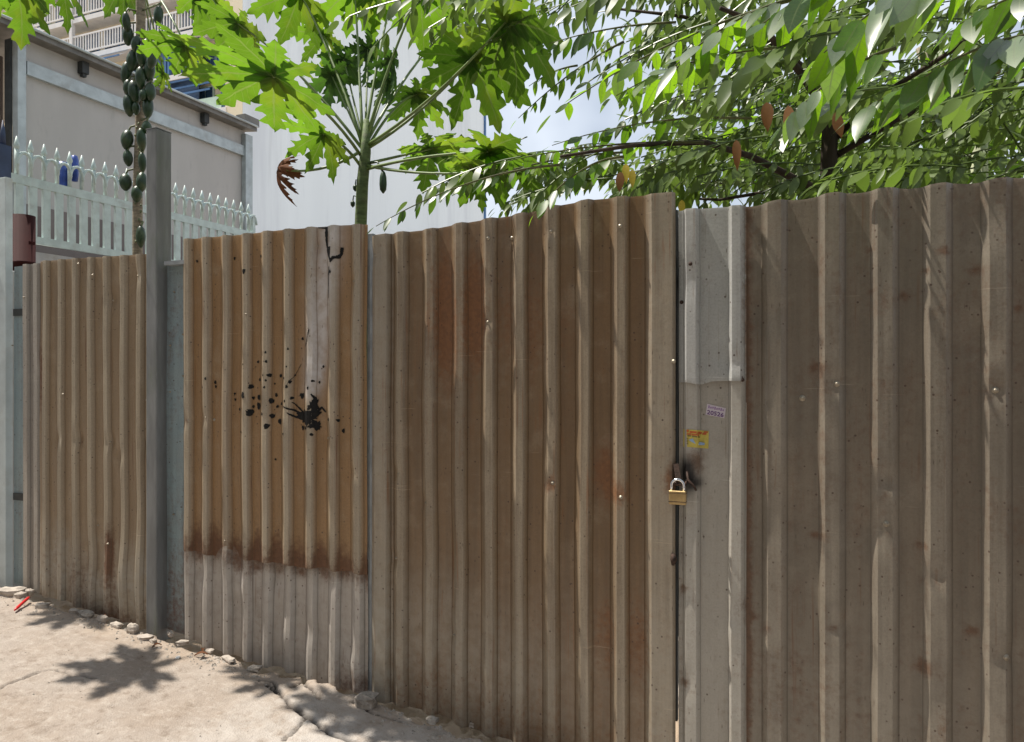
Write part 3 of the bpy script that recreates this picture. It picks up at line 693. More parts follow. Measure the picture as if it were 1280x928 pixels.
m = MB(); m.tube([(cx - rr, Yk, hi.z - .005), (cx - rr, Yk, hi.z + .012)] + [(cx - rr * math.cos(t), Yk, hi.z + .018 + rr * 1.0 * math.sin(t)) for t in np.linspace(0.05, math.pi - .05, 11)] + [(cx + rr, Yk, hi.z + .012), (cx + rr, Yk, hi.z - .005)], .0052, 10)
m.build('shackle', MATS['chrome'], pk)
m = MB(); m.lathe((cx, Yk, lo.z - .0006), [(.004, 0), (.004, .0008)], 8); m.build('keyhole', MATS['rusty_iron'], pk)

# --- stickers
def sticker(name, corners, sheet, mat, label):
    P = [Vector((FX(x), 0, FZ(x, y))) for x, y in corners]   # tl, tr, br, bl
    root_loc = P[3].copy(); root_loc.y = D - .03
    def at(u, v, lift):
        p = P[3].lerp(P[2], u).lerp(P[0].lerp(P[1], u), v)
        y = float(sheet.Y(p.x, p.z)) - lift
        return Vector((p.x * y / D, y, CAMZ + (p.z - CAMZ) * y / D))
    root = thing(name, root_loc, label, 'sticker')
    def patch(pname, u0, v0, u1, v1, lift, mt, n=10, sk=0.0):
        m = MB(); vs = []; fs = []
        for i in range(n + 1):
            for j in (0, 1):
                u = u0 + (u1 - u0) * i / n + sk * j; v = v0 + (v1 - v0) * j
                vs.append(at(u, v, lift))
        for i in range(n): fs.append((2*i, 2*i+2, 2*i+3, 2*i+1))
        m.add(vs, fs, False); return m.build(pname, MATS[mt], root)
    return root, at, patch
def text_on(root, at, txt, u0, v0, h, wid, lift, mt):
    cu = bpy.data.curves.new('print', 'FONT'); cu.body = txt; cu.resolution_u = 2; cu.offset = .02
    to = bpy.data.objects.new('print', cu); C.objects.link(to)
    me = bpy.data.meshes.new_from_object(to, depsgraph=None) if False else None
    dg = bpy.context.evaluated_depsgraph_get(); ev = to.evaluated_get(dg); me = bpy.data.meshes.new_from_object(ev)
    bpy.data.objects.remove(to); 
    xs = [v.co.x for v in me.vertices]; ys = [v.co.y for v in me.vertices]
    x0, x1, y0, y1 = min(xs), max(xs), min(ys), max(ys); off = offset_of(root)
    for v in me.vertices:
        p = at(u0 + wid * (v.co.x - x0) / (x1 - x0), v0 + h * (v.co.y - y0) / (y1 - y0), lift); v.co = p - off
    me.materials.clear(); me.materials.append(MATS[mt])
    o = bpy.data.objects.new('print', me); C.objects.link(o); o.parent = root; return o
ys_, at_, patch_ = sticker('sticker', [(854.5, 536.5), (886, 539), (885.5, 561), (854, 558.5)], shZ2, None, 'yellow paper sticker with red print stuck just above the padlock')
patch_('paper', 0, 0, 1, 1, .0015, 'sticker_yellow', 16)
for u0, v0, u1, v1 in ((.08,.84,.2,.98),(.24,.80,.5,.92),(.52,.78,.72,.92),(.74,.76,.9,.88),(.8,.88,.96,.97),(.12,.7,.3,.78),(.32,.68,.62,.76)): patch_('print', u0, v0, u1, v1, .0022, 'ink_red', 4, .02)
patch_('print', .16, .60, .30, .68, .0024, 'ink_brown', 4); patch_('print', .34, .58, .66, .65, .0024, 'ink_brown', 4)
for k in range(4): patch_('print', .08, .16 + .10*k, .2, .21 + .10*k, .0022, 'ink_brown', 3)
m = MB(); q = [at_(u, v, .0024) for u, v in ((.22,.42),(.36,.50),(.52,.46),(.62,.34),(.86,.30),(.84,.18),(.62,.16),(.48,.22),(.30,.32))]; m.add(q, [tuple(range(9))]); m.build('picture', MATS['ink_blue'], ys_)
ps_, at_, patch_ = sticker('sticker', [(884, 505), (907.5, 510.5), (905.5, 523), (882, 518.5)], shZ2, None, 'small tilted purple and white sticker above the yellow one')
patch_('paper', 0, 0, 1, 1, .0015, 'sticker_white', 8)
text_on(ps_, at_, '20526', .06, .06, .42, .88, .0024, 'ink_purple')
for k in range(8): patch_('print', .08 + .108*k, .62 + .03*(k % 3), .15 + .108*k, .9 - .04*((k*2) % 3), .0022, 'ink_lilac', 2)

# ------------------------------------------------------------------ rubble and litter at the fence foot
def rock(px, py, w, h, d, seed, label, mat='stone', group=None, lift=0.0, rot=0.0, flat=.75, p0=None):
    rr = random.Random(seed); m = MB()
    g = p0 if p0 is not None else ground_pt(px, py)
    n, k = 9, 6; vs = []; fs = []
    R = Matrix.Rotation(rot, 3, 'Z')
    for i in range(k + 1):
        th = math.pi * i / k
        for j in range(n):
            ph = 2*math.pi*j/n
            s = Vector((math.sin(th)*math.cos(ph), math.sin(th)*math.sin(ph), math.cos(th)))
            # blocky: push towards a box
            mx = max(abs(s.x), abs(s.y), abs(s.z)); s = s * (1 - flat) + s / mx * flat * .8
            s = s * (1 + rr.uniform(-.16, .16)) if 0 < i < k else s
            vs.append(g + R @ Vector((s.x*w/2, s.y*d/2, s.z*h/2)) + Vector((0, 0, h*.28 + lift)))
    for i in range(k):
        for j in range(n): fs.append((i*n+j, (i+1)*n+j, (i+1)*n+(j+1) % n, i*n+(j+1) % n))
    m.add(vs, fs, False); o = m.build('stone', MATS[mat]); return tag(o, label, 'stone', group)
G1 = 'rubble along the fence foot'
rock(457, 884, .115, .085, .09, 1, 'large rough concrete chunk wedged under the seam of the two gates', 'stone_grey', G1, flat=.8, rot=.2)
rock(14, 744, .17, .06, .10, 2, 'broad flat concrete chunk at the fence foot by the left frame edge', 'stone', G1, rot=.3)
rock(24, 748, .07, .05, .06, 3, 'rounded pale stone beside the flat chunk by the blue plate', 'stone', G1)
rock(36, 744, .06, .05, .05, 4, 'small pale stone under the ribbed sheet offcut', 'stone', G1)
rock(52, 759, .085, .03, .05, 5, 'flat pale stone shard right of the red stick', 'stone', G1, rot=.5)
rock(107, 770, .13, .04, .06, 6, 'long flat broken slab under the middle of the tan panel', 'stone_grey', G1, rot=-.1)
rock(92, 766, .07, .03, .05, 7, 'thin stone flake left of the long broken slab', 'stone', G1)
rock(127, 778, .07, .05, .05, 8, 'blocky stone right of the long broken slab', 'stone', G1)
rock(145, 784, .08, .035, .05, 9, 'flat stone under the right end of the tan panel', 'stone', G1)
rock(166, 792, .065, .07, .05, 10, 'upright pale stone just left of the tall post foot', 'stone', G1)
rock(181, 800, .09, .035, .06, 11, 'flat light stone lying at the tall post foot', 'stone', G1, rot=.4)
rock(191, 804, .04, .03, .03, 12, 'tiny light stone against the tall post', 'stone', G1)
rock(213, 795, .05, .035, .03, 13, 'pale stone right of the tall post', 'stone', G1, rot=-.5)
rock(228, 806, .07, .03, .035, 14, 'slanted light flake under the left edge of the splashed gate', 'stone', G1, rot=.6)
rock(285, 826, .10, .03, .045, 31, 'flat broken shard leaning under the splashed gate', 'stone', G1, rot=-.3)
rock(318, 838, .075, .03, .05, 32, 'small flat shard below the middle of the splashed gate', 'stone_grey', G1, rot=.2)
rock(262, 816, .05, .025, .04, 33, 'little stone just right of the slanted flake', 'stone', G1)
rock(540, 903, .06, .03, .05, 34, 'squat stone under the left half of the wide brown gate', 'stone_grey', G1)
rock(590, 908, .03, .03, .03, 15, 'small lone crumb under the wide brown gate', 'stone', G1)
rr = random.Random(99)
for k in range(34):
    px = rr.choice([rr.uniform(5, 240), rr.uniform(5, 300), rr.uniform(240, 620)]); x = FX(px); y = rr.gauss(2.72, .035)
    if y > 2.765: y = 2.765
    s = rr.uniform(.012, .034); p = Vector((x, y, float(gz(x)) - .012 - (.03 if y > float(slab_edge(x)) else 0)))
    rock(0, 0, s * rr.uniform(1, 1.6), s * .8, s, 200 + k, 'small grey concrete crumb in the rubble line at the fence foot', rr.choice(['stone', 'stone_grey']), 'small crumbs along the fence foot', rot=rr.uniform(0, 3), p0=p)
a, b = ground_pt(18, 766, .012), ground_pt(36, 754, .03)
m = MB(); m.tube([a, a.lerp(b, .15), a.lerp(b, .9), b], [.0035, .008, .008, .006], 8); tag(m.build('plastic_stick', MATS['red_plastic']), 'short red plastic stick lying on the rubble at far left', 'stick')
p = ground_pt(222.5, 823); m = MB(); m.lathe((p.x, p.y, p.z - .008), [(.011, 0), (.012, .012), (.008, .017), (.002, .018)], 9); tag(m.build('bottle_cap', MATS['white_plastic']), 'small white cap on the ground in the leaf shadow by the post', 'cap')
def dry_leaf(px, py, L, rot, label):
    p = ground_pt(px, py, .006); m = MB(); vs = []; fs = []
    for i in range(6):
        t = i/5; w = L * .22 * math.sin(math.pi * min(1, t * .95 + .03)); z = .012 * math.sin(t * 3) 
        for s in (-1, 0, 1): vs.append(p + Matrix.Rotation(rot, 3, 'Z') @ Vector((t*L, s*w, z + abs(s) * .006)))
    for i in range(5):
        for s in (0, 1): fs.append((3*i+s, 3*i+3+s, 3*i+4+s, 3*i+1+s))
    m.add(vs, fs, True); tag(m.build('fallen_leaf', MATS['dead_leaf']), label, 'leaf', 'dry leaves on the ground')
dry_leaf(243, 822, .06, .6, 'curled dry brown leaf on the ground near the white cap')
dry_leaf(253, 818, .04, 2.2, 'tiny dry leaf bit right of the curled brown leaf')
dry_leaf(190, 812, .045, 1.2, 'dark dry leaf scrap on the ground at the tall post foot')
dry_leaf(130, 776, .06, 2.6, 'dark dry leaf scrap among stones under the tan panel')

gm = MB(); rr = random.Random(8)
for k in range(900):
    px = rr.uniform(-10, 640); x = FX(px); y = 2.75 - abs(rr.gauss(0, .09)) if k % 4 else rr.uniform(1.3, 2.7); sz = rr.uniform(.003, .009) * (1.3 if y > 2.6 else .7)
    z = float(gz(x)) + (fbm(x*1.7, y*1.7, 3) - .5) * .028 + (fbm(x*9, y*9, 9) - .5) * .010 - (.03 if y > float(slab_edge(x)) else 0)
    a = rr.uniform(0, 6.3); q = [(math.cos(a + t) * sz * rr.uniform(.6, 1.2), math.sin(a + t) * sz * rr.uniform(.6, 1.2)) for t in (0, 1.5, 3.1, 4.6)]
    gm.add([(x + i, y + j, z - .001) for i, j in q] + [(x + rr.uniform(-.3, .3) * sz, y, z + sz * rr.uniform(.5, .9))], [(0, 1, 4), (1, 2, 4), (2, 3, 4), (3, 0, 4)])
tag(gm.build('grit', MATS['stone_grey']), 'loose grit scattered along the fence foot', 'grit', kind='stuff')

# ------------------------------------------------------------------ shed wall at the left
XS = -6.6
def ys_at(px, X=XS): return onX(px, 464, X).y
sh = thing('shed', (XS - 1.5, 6.0, float(gz(XS))), 'low shed with pinkish white panel wall and grey eave behind the railing', 'shed')
ya, yb, yl = ys_at(26), ys_at(306), ys_at(-70)
m = MB(); m.box((XS - .06, ya, .3), (XS, yb, 4.60)); m.build('wall_panel', MATS['shed_panel'], sh)
m = MB(); m.box((XS + .002, ys_at(28.5), .3), (XS + .02, ys_at(304), 3.12)); m.build('shade_panel', MATS['shed_inner'], sh)  # dark panel put in for the shade behind the lower railing gaps
m = MB(); m.box((XS - .6, yl, .3), (XS - .55, ya + .2, 4.6)); m.build('inner_panel', MATS['shed_inner'], sh)
m = MB(); m.box((XS - .02, ys_at(17.5), .3), (XS + .05, ys_at(28), 4.58)); m.build('post', MATS['shed_steel'], sh)
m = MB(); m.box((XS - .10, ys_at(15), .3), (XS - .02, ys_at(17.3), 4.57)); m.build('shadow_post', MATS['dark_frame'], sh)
m = MB(); m.box((XS, ys_at(30), 4.28), (XS + .045, ys_at(304), 4.40)); m.build('beam', MATS['shed_steel'], sh)
m = MB(); m.box((XS - .55, yl, 3.9), (XS - .5, ys_at(15), 4.02)); m.build('rail', MATS['dark_frame'], sh)
m = MB(); m.box((XS - .55, yl, 4.2), (XS - .5, ys_at(15), 4.26)); m.build('rail', MATS['dark_frame'], sh)
m = MB(); m.add([(XS + .14, yl, 4.60), (XS + .14, yb + .06, 4.60), (XS + .14, yb + .06, 4.66), (XS + .14, yl, 4.66), (XS - 3.5, yl, 4.95), (XS - 3.5, yb + .06, 4.95), (XS - 3.5, yl, 5.01), (XS - 3.5, yb + .06, 5.01)],
               [(0, 1, 2, 3), (3, 2, 7, 6), (0, 4, 5, 1), (0, 3, 6, 4), (1, 5, 7, 2), (4, 6, 7, 5)]); rf = m.build('roof', MATS['eave_metal'], sh)
m = MB(); m.tube([(XS + .16, yl, 4.655), (XS + .16, yb + .05, 4.655)], .013, 8); m.build('gutter_lip', MATS['shed_steel'], rf)
for px, py in ((101, 90), (253, 153)):
    y = ys_at(px); m = MB(); m.box((XS, y - .035, 4.49), (XS + .07, y + .035, 4.60)); m.box((XS + .015, y - .02, 4.46), (XS + .055, y + .02, 4.49)); m.build('bracket', MATS['dark_frame'], sh)
m = MB(); m.box((XS + .0, yb - .15, 4.665), (XS + .14, yb + .1, 4.76)); m.build('eave_box', MATS['eave_metal'], sh)
m = MB(); m.box((XS + .005, yb - .06, .3), (XS + .07, yb + .06, 4.55)); m.build('corner_post', MATS['shed_steel'], sh)

# low wall and spiked railing
XR = -5.4
yr0, yr1 = ys_at(1, XR), ys_at(314, XR)
m = MB(); m.box((XR - .10, yr0 - .05, float(gz(XR)) - .3), (XR + .04, yr1 + 2.0, 2.50)); lw = m.build('low_wall', MATS['plaster']); tag(lw, 'off white low plaster wall under the mint spiked railing', 'wall')
rg = thing('spiked_railing', (XR, yr0, 2.5), 'mint green iron railing with spear tips in front of the shed', 'railing')
zb_, zt_ = 2.60, 3.03
for z0, z1 in ((zb_ - .035, zb_ + .02), (zt_ - .045, zt_ + .02)):
    m = MB(); m.box((XR - .015, yr0, z0), (XR + .015, yr1, z1)); m.build('rail', MATS['mint_paint'], rg)
n_b = 24; pit = (yr1 - yr0 - .05) / n_b
for k in range(n_b + 1):
    y = yr0 + .025 + k * pit
    m = MB(); m.box((XR - .010, y - .029, zb_ + .02), (XR + .012, y + .029, zt_ - .045)); m.build('bar', MATS['mint_paint'], rg)
    if k > 0:
        m = MB(); ysp = y - pit * .15
        m.tube([(XR, ysp, zt_ + .02), (XR, ysp, zt_ + .215)], .016, 6); m.lathe((XR, ysp, zt_ + .205), [(.016, 0), (.024, .022), (.016, .05), (.003, .095)], 6); m.build('spike', MATS['mint_paint'], rg)
        m = MB(); m.tube([(XR + .012, ysp, zt_ + .09)] + [(XR + .012, ysp + pit * .5 * (1 - math.cos(t)), zt_ + .10 + .09 * math.sin(t)) for t in np.linspace(0, math.pi, 9)], .013, 5); m.build('arch', MATS['mint_paint'], rg)
m = MB(); m.box((XR - .02, yr0 - .05, 2.3), (XR + .02, yr0, zt_ + .02)); m.build('end_post', MATS['mint_paint'], rg)
m = MB(); m.box((XR - .02, yr1, 2.3), (XR + .02, yr1 + .04, zt_ + .2)); m.build('end_post', MATS['mint_paint'], rg)
for px, py, w, h, lb in ((79, 221, .05, .11, 'blue plastic tub wedged behind the railing spikes'), (93, 211, .03, .10, 'crumpled darker blue plastic bag hung on the railing spikes')):
    p = onX(px, py, XR - .07); m = MB(); m.lathe((p.x, p.y, p.z - h), [(w * .8, 0), (w, h * .5), (w * 1.05, h * 1.6), (w * .75, h * 2), (w * .3, h * 2.05)], 9)
    tag(m.build('plastic_bag' if 'bag' in lb else 'plastic_tub', MATS['blue_plastic']), lb, 'bag' if 'bag' in lb else 'tub')
q = onY(29, 300, D + .30); m = MB()
mp = thing('capped_pipe', (q.x, q.y, FZ(29, 360)), 'maroon upright pipe standing behind the fence at far left', 'pipe')
k = q.y / D
b0, b1 = onY(29, 390, q.y), onY(29, 270, q.y)
m.lathe((q.x, q.y, b0.z), [(.066, 0), (.066, (b1.z - b0.z) * .5), (.069, (b1.z - b0.z) * .5), (.069, (b1.z - b0.z) * .5 + .01), (.066, (b1.z - b0.z) * .5 + .01), (.066, b1.z - b0.z)], 20); m.build('pipe_body', MATS['maroon_pipe'], mp)
m = MB(); c1 = onY(45, 303, q.y); m.bar((q.x + .06, q.y, c1.z), (q.x + .095, q.y, c1.z - .006), .02, .02); m.build('stub', MATS['maroon_pipe'], mp)
m = MB(); q = onX(3, 300, -4.75); m.box((q.x - .03, q.y - .035, 1.5), (q.x + .03, q.y + .035, onX(3, 182, -4.75).z)); top = onX(3.5, 182, -4.75)
m.lathe((top.x, top.y, top.z), [(.02, 0), (.016, .08), (.002, .16)], 6); tag(m.build('navy_post', MATS['navy_paint']), 'dark navy pointed steel post at the left frame edge', 'post')

# ------------------------------------------------------------------ far apartment block
YB = 30.0
XW = onY(303, 464, YB).x
ab = thing('apartment_block', (XW - 8, YB + 4, 0), 'tall apartment block with blank white side wall and balconies', 'building')
def bx(px, py, Y=YB): return onY(px, py, Y)
zlo = 17.5
# blank side wall with a stepped, sloping top
yw1 = XW / (ray(605, 464).x / ray(605, 464).y)
def wz(px, py): p = onX(px, py, XW); return p.y, p.z
y1, z1 = wz(521, 0); y2, z2 = wz(553, 76)
zend = z2 - .6
m = MB(); T = .35
prof = [(YB + .02, 0), (yw1, 0), (yw1, zend), (y2 + .2, zend), (y2, z2), (y1, z1), (y1 - 1, z1 + .8), (YB + .02, z1 + .8)]
vs = [(XW, y, z) for y, z in prof] + [(XW - T, y, z) for y, z in prof]; k = len(prof)
m.add(vs, [tuple(range(k)), tuple(range(2*k - 1, k - 1, -1))] + [(i, i + k, (i+1) % k + k, (i+1) % k) for i in range(k)]); m.build('side_wall', MATS['white_wall'], ab)
m = MB(); m.box((XW + .002, yw1 - .05, 2), (XW + .15, yw1 + .15, zend)); m.build('drain_pipe', MATS['frame_blue'], ab)
a = Vector((XW + .3, y1 - 1.2, z1 + 1.0)); b = Vector((XW + .3, y2, z2)); d = (b - a)
m = MB(); m.bar(a + Vector((-.3, 0, .2)), b + Vector((-.3, 0, .2)), .8, .12, (0, 1, .6)); slo = m.build('sloped_roof', MATS['roof_panel'], ab)
for off in (-.1, .9):
    m = MB(); m.bar(a + Vector((.12, off, off * .8 - .1)), b + Vector((.12, off, off * .8 - .1)), .14, .22); m.build('roof_trim', MATS['maroon_trim'], slo)
for t in (.0, .28, .56, .82, 1.0):
    p = a.lerp(b, t); m = MB(); m.bar(p + Vector((.12, -.1, -.18)), p + Vector((.12, .9, .62)), .08, .1); m.build('roof_trim', MATS['maroon_trim'], slo)
for k in range(6):
    p = a.lerp(b, (k + .05) / 6); q = a.lerp(b, (k + .95) / 6); m = MB()
    m.add([p + Vector((.06, 0, -.1)), q + Vector((.06, 0, -.1)), q + Vector((.06, .8, .54)), p + Vector((.06, .8, .54))], [(0, 1, 2, 3)]); m.build('roof_pane', MATS['roof_panel'], slo)
# street facade
def fz(px, py): return bx(px, py).z
def fx(px): return bx(px, 464).x
m = MB(); m.box((-75, YB + 1.0, 0), (XW - T - .01, YB + 1.3, z1 + .8)); m.build('wall', MATS['cream_wall'], ab)
m = MB(); m.box((fx(281.5), YB, 0), (XW - .002, YB + 1.0, z1 + .8)); m.build('corner_column', MATS['cream_wall'], ab)
m = MB(); m.box((-75, YB + 1.3, z1 + .3), (XW - T - .01, yw1, z1 + .8)); m.build('roof_slab', MATS['balcony_white'], ab)
def level(px, py): return fz(px, py)
zs1 = fz(100, 70)          # slab of the balcony in view
H = fz(100, 22) - zs1      # storey height
for k, zz in enumerate([zs1 - H, zs1, zs1 + H, zs1 + 2*H, zs1 - 2*H]):
    bal = k in (1, 2, 3)
    m = MB(); m.box((-75, YB - .05, zz - .28), (fx(283), YB + 1.0, zz)); so = m.build('balcony_slab', MATS['balcony_white'], ab)
    if not bal: continue
    m = MB(); m.bar((-60, YB, zz + 1.15), (fx(278), YB, zz + 1.15), .07, .09); m.build('hand_rail', MATS['balcony_white'], so)
    m = MB(); m.bar((-60, YB, zz + .18), (fx(278), YB, zz + .18), .07, .09); m.build('bottom_rail', MATS['balcony_white'], so)
    x = fx(35); nb = 0
    while x < fx(278) and nb < 150:
        m = MB(); m.box((x - .035, YB - .025, zz + .22), (x + .035, YB + .025, zz + 1.11)); m.build('baluster', MATS['balcony_white'], so); x += .215; nb += 1
for px in (90, 172, 255):
    m = MB(); m.box((fx(px) - .11, YB - .10, zs1 - .5), (fx(px) + .11, YB + .12, zs1 + 3*H)); m.build('column', MATS['balcony_white'], ab)
# openings behind the balconies: navy and mint bays with glazed doors
bay = 0
for zz in (zs1 - 2*H, zs1 - H, zs1, zs1 + H, zs1 + 2*H):
    x = fx(28)
    while x < fx(275):
        w = 1.15
        m = MB(); m.box((x, YB + .90, zz + .05), (x + w, YB + .99, zz + H - .5)); wd = m.build('window', MATS['frame_blue'] if bay % 3 else MATS['mint_wall'], ab)
        m = MB(); m.box((x + .08, YB + .86, zz + .15), (x + w/2 - .03, YB + .895, zz + H - .6)); m.build('pane', MATS['facade_glass'], wd)
        m = MB(); m.box((x + w/2 + .03, YB + .86, zz + .15), (x + w - .08, YB + .895, zz + H - .6)); m.build('pane', MATS['facade_glass'], wd)
        x += w + (.5 if bay % 2 else .12); bay += 1
# the storey below the balcony: blue awning, navy panels, mint parapet
m = MB(); m.add([(fx(100), YB - .55, zs1 - .75), (fx(160), YB - .55, zs1 - .75), (fx(160), YB - .02, zs1 - .42), (fx(100), YB - .02, zs1 - .42)], [(0, 1, 2, 3)])
m.box((fx(100), YB - .58, zs1 - .82), (fx(160), YB - .54, zs1 - .74)); m.build('awning', MATS['frame_blue'], ab)
m = MB(); m.box((fx(190), YB + .3, zs1 - 2*H), (fx(243), YB + .36, zs1 - .3)); m.build('navy_panel', MATS['facade_navy'], ab)
for px in (207, 211):
    m = MB(); m.box((fx(px) - .06, YB - .04, zs1 - 3*H), (fx(px) + .06, YB + .08, zs1 - .29)); m.build('column', MATS['frame_blue'], ab)
for py in (109, 117, 100):
    z0 = fz(230, py); m = MB(); m.bar((fx(207), YB + .02, z0), (fx(262), YB + .02, z0), .05, .10); m.build('blue_rail', MATS['frame_blue'], ab)
m = MB(); m.box((fx(215), YB + .02, fz(250, 160)), (fx(276), YB + .12, fz(250, 124))); m.build('mint_parapet', MATS['mint_wall'], ab)
m = MB(); m.box((fx(275.5), YB + .05, fz(278, 145)), (fx(281.3), YB + .2, fz(278, 90))); m.build('navy_panel', MATS['facade_navy'], ab)
tp = onY(23, 38, 24); m = MB(); m.lathe((tp.x, tp.y, tp.z - 2.2), [(.55, 0), (.6, .3), (.6, 1.9), (.5, 2.1), (.15, 2.3)], 14); tag(m.build('water_tank', MATS['mint_wall']), 'teal water tank peeking above the shed roof at far left', 'tank')

# pale house behind the trees on the right
wh = thing('pale_house', (4, 17, 0), 'pale white house half hidden behind the trees at right', 'house')
m = MB(); m.box((-.6, 15, -.8), (16, 22, 4.3)); m.build('wall', MATS['white_house'], wh)
m = MB(); m.add([(-1, 14.6, 4.3), (16.4, 14.6, 4.3), (16.4, 18.5, 5.6), (-1, 18.5, 5.6), (-1, 22.4, 4.3), (16.4, 22.4, 4.3)], [(0, 1, 2, 3), (3, 2, 5, 4), (0, 3, 4), (1, 5, 2), (0, 4, 5, 1)]); m.build('roof', MATS['roof_panel'], wh)
for x in (1.5, 5, 8.5, 12):
    m = MB(); m.box((x, 14.93, 1.6), (x + 1.2, 15.02, 3.2)); wd = m.build('window', MATS['balcony_white'], wh)
    for s in (0, 1):
        m = MB(); m.box((x + .08 + s*.56, 14.90, 1.68), (x + .56 + s*.56, 14.928, 3.12)); m.build('pane', MATS['facade_glass'], wd)
p = onY(1222, 200, 5.0); m = MB(); m.tube([(p.x, 5.0, -.5), (p.x + .01, 5.0, 2.4), (p.x, 5.0, 3.4)], [.05, .048, .046], 10); tag(m.build('garden_pole', MATS['pole_cream']), 'pale cream green pole behind the dark panel at right', 'pole')

# ------------------------------------------------------------------ leaves
def lin_attr(me, name, vals):
    at = me.attributes.new(name, 'FLOAT_COLOR', 'POINT'); a = np.ones((len(vals), 4), np.float32); a[:, 0:2] = np.array(vals); at.data.foreach_set('color', a.ravel())
OUT = [(0.0, .09), (.08, .15), (.17, .185), (.25, .175), (.31, .15), (.37, .20), (.43, .27), (.465, .22), (.50, .16), (.57, .22), (.625, .25), (.66, .17), (.70, .115), (.77, .15), (.815, .145), (.85, .08), (.92, .05), (1.0, 0.0)]
def papaya_blade(seed, R, lobes=8, droop=.25, fold=.35, curl=0.0, wid=1.0):
    rr = random.Random(seed); vs = []; fs = []; ed = []
    span = 290
    for li in range(lobes):
        ang = math.radians(-span/2 + span * li / (lobes - 1) + rr.uniform(-5, 5))
        L = R * (1.0 - .38 * (abs(ang) / math.radians(span/2)) ** 1.5) * rr.uniform(.9, 1.08)
        dr = droop * rr.uniform(.6, 1.5); wsc = .86 * wid * rr.uniform(.82, 1.12); tw = rr.uniform(-.25, .25); sw = rr.uniform(-.12, .12)
        ca, sa = math.cos(ang), math.sin(ang); b = len(vs)
        jl = [rr.uniform(.78, 1.2) for _ in OUT]; jr = [rr.uniform(.78, 1.2) for _ in OUT]
        for i, (s, w) in enumerate(OUT):
            zc = -dr * L * s * s - curl * L * s ** 3
            for side, jj in ((1, jl), (0, None), (-1, jr)):
                ww = w * wsc * L * (jj[i] if jj else 0) * side
                ss = s * L + (abs(ww) * .38 if s < .95 else 0) 
                lat = ww + sw * L * s * s
                wave = .012 * R * math.sin(i * .9 + seed + li * 1.7 + side) * (1 if side else .3)
                z = zc - fold * abs(ww) * (.4 + s) + tw * ww + wave
                vs.append((ca * ss - sa * lat, sa * ss + ca * lat, z)); ed.append((abs(side), s))
        for i in range(len(OUT) - 1):
            for k in (0, 1): a = b + 3*i + k; fs.append((a, a + 3, a + 4, a + 1))
    me = bpy.data.meshes.new('leaf'); me.from_pydata(vs, [], fs); me.polygons.foreach_set('use_smooth', [True] * len(fs)); lin_attr(me, 'edge', ed); me.update()
    return me
def frame(fwd, up):
    f = Vector(fwd).normalized(); u = Vector(up); u = (u - f * u.dot(f)).normalized(); s = u.cross(f)
    return Matrix(((f.x, s.x, u.x), (f.y, s.y, u.y), (f.z, s.z, u.z)))
def bez(a, b, sag, n=9):
    a = Vector(a); b = Vector(b); out = []
    for i in range(n):
        t = i / (n - 1); out.append(a.lerp(b, t) + Vector((0, 0, sag * 4 * t * (1 - t))))
    return out
LS = [0]
def papaya_leaf(tree, crown, center, fwd, up, R, lobes=8, droop=.25, fold=.3, sag=.06, mat='papaya_leaf', curl=0.0, pr=.0078, wid=1.0):
    LS[0] += 1; off = offset_of(tree); center = Vector(center)
    me = papaya_blade(LS[0] * 13, R, lobes, droop, fold, curl, wid); me.materials.append(MATS[mat])
    o = bpy.data.objects.new('leaf', me); C.objects.link(o); o.parent = tree
    M = frame(fwd, up); o.matrix_local = Matrix.Translation(center - off) @ M.to_4x4()
    Mi = M.inverted(); pts = bez(crown, center, sag); m = MB()
    m.tube([Mi @ (p - center) for p in pts], [pr * (1.25 - .6 * i / 8) for i in range(9)], 7)
    me2 = bpy.data.meshes.new('petiole'); me2.from_pydata(m.v, [], m.f); me2.polygons.foreach_set('use_smooth', m.sm); me2.materials.append(MATS['petiole']); me2.update()
    po = bpy.data.objects.new('petiole', me2); C.objects.link(po); po.parent = o
    return o

# papaya in the middle
Y2 = 3.55
b2 = onY(452, 464, Y2); b2.z = float(gz(b2.x))
p2 = thing('papaya_tree', b2, 'slender papaya tree with spreading leaf stalks above the splashed gate', 'tree')
tr = [Vector((b2.x + .03, Y2, b2.z - .05)), Vector((b2.x + .01, Y2, 1.5)), onY(451, 280, Y2), onY(453, 230, Y2), onY(457, 190, Y2), onY(458, 150, Y2)]
m = MB(); m.tube(tr, [.050, .040, .034, .033, .030, .016], 12); m.build('trunk', MATS['bark_green'], p2)
T2 = onY(456, 185, Y2)
def L2(px, py, Y, fpx, fpy, fY, R, upv=(0, -.1, 1), base=None, **kw):
    c = onY(px, py, Y); f = onY(fpx, fpy, fY) - c
    b = onY(base[0], base[1], Y2) if base else T2
    return papaya_leaf(p2, b, c, f, upv, R, **kw)
L2(342, 96, 2.75, 180, 62, 2.55, .50, (.1, .35, 1), base=(452, 196), droop=.10, fold=.2, lobes=9)
L2(404, 168, 3.3, 360, 205, 3.45, .27, (.1, .6, .8), base=(451, 208), droop=.4, sag=.03, lobes=8)
L2(540, 186, 3.75, 575, 205, 3.95, .34, (-.1, .7, .8), base=(458, 205), droop=.3, sag=.0)
L2(632, 28, 3.3, 730, 60, 3.35, .44, (-.2, .5, 1), base=(458, 182), droop=.35, sag=-.05)
L2(590, 74, 3.7, 602, 150, 3.95, .42, (-.1, .8, .6), base=(459, 186), droop=.3, sag=-.04)
L2(525, -8, 3.6, 580, 20, 3.8, .36, (0, .5, 1), base=(456, 180), droop=.4)
L2(493, -15, 3.9, 500, 30, 4.3, .33, (0, .6, .9), base=(455, 178), droop=.4)
L2(443, -14, 3.9, 410, 30, 4.1, .34, (0, .5, 1), base=(453, 176), droop=.4)
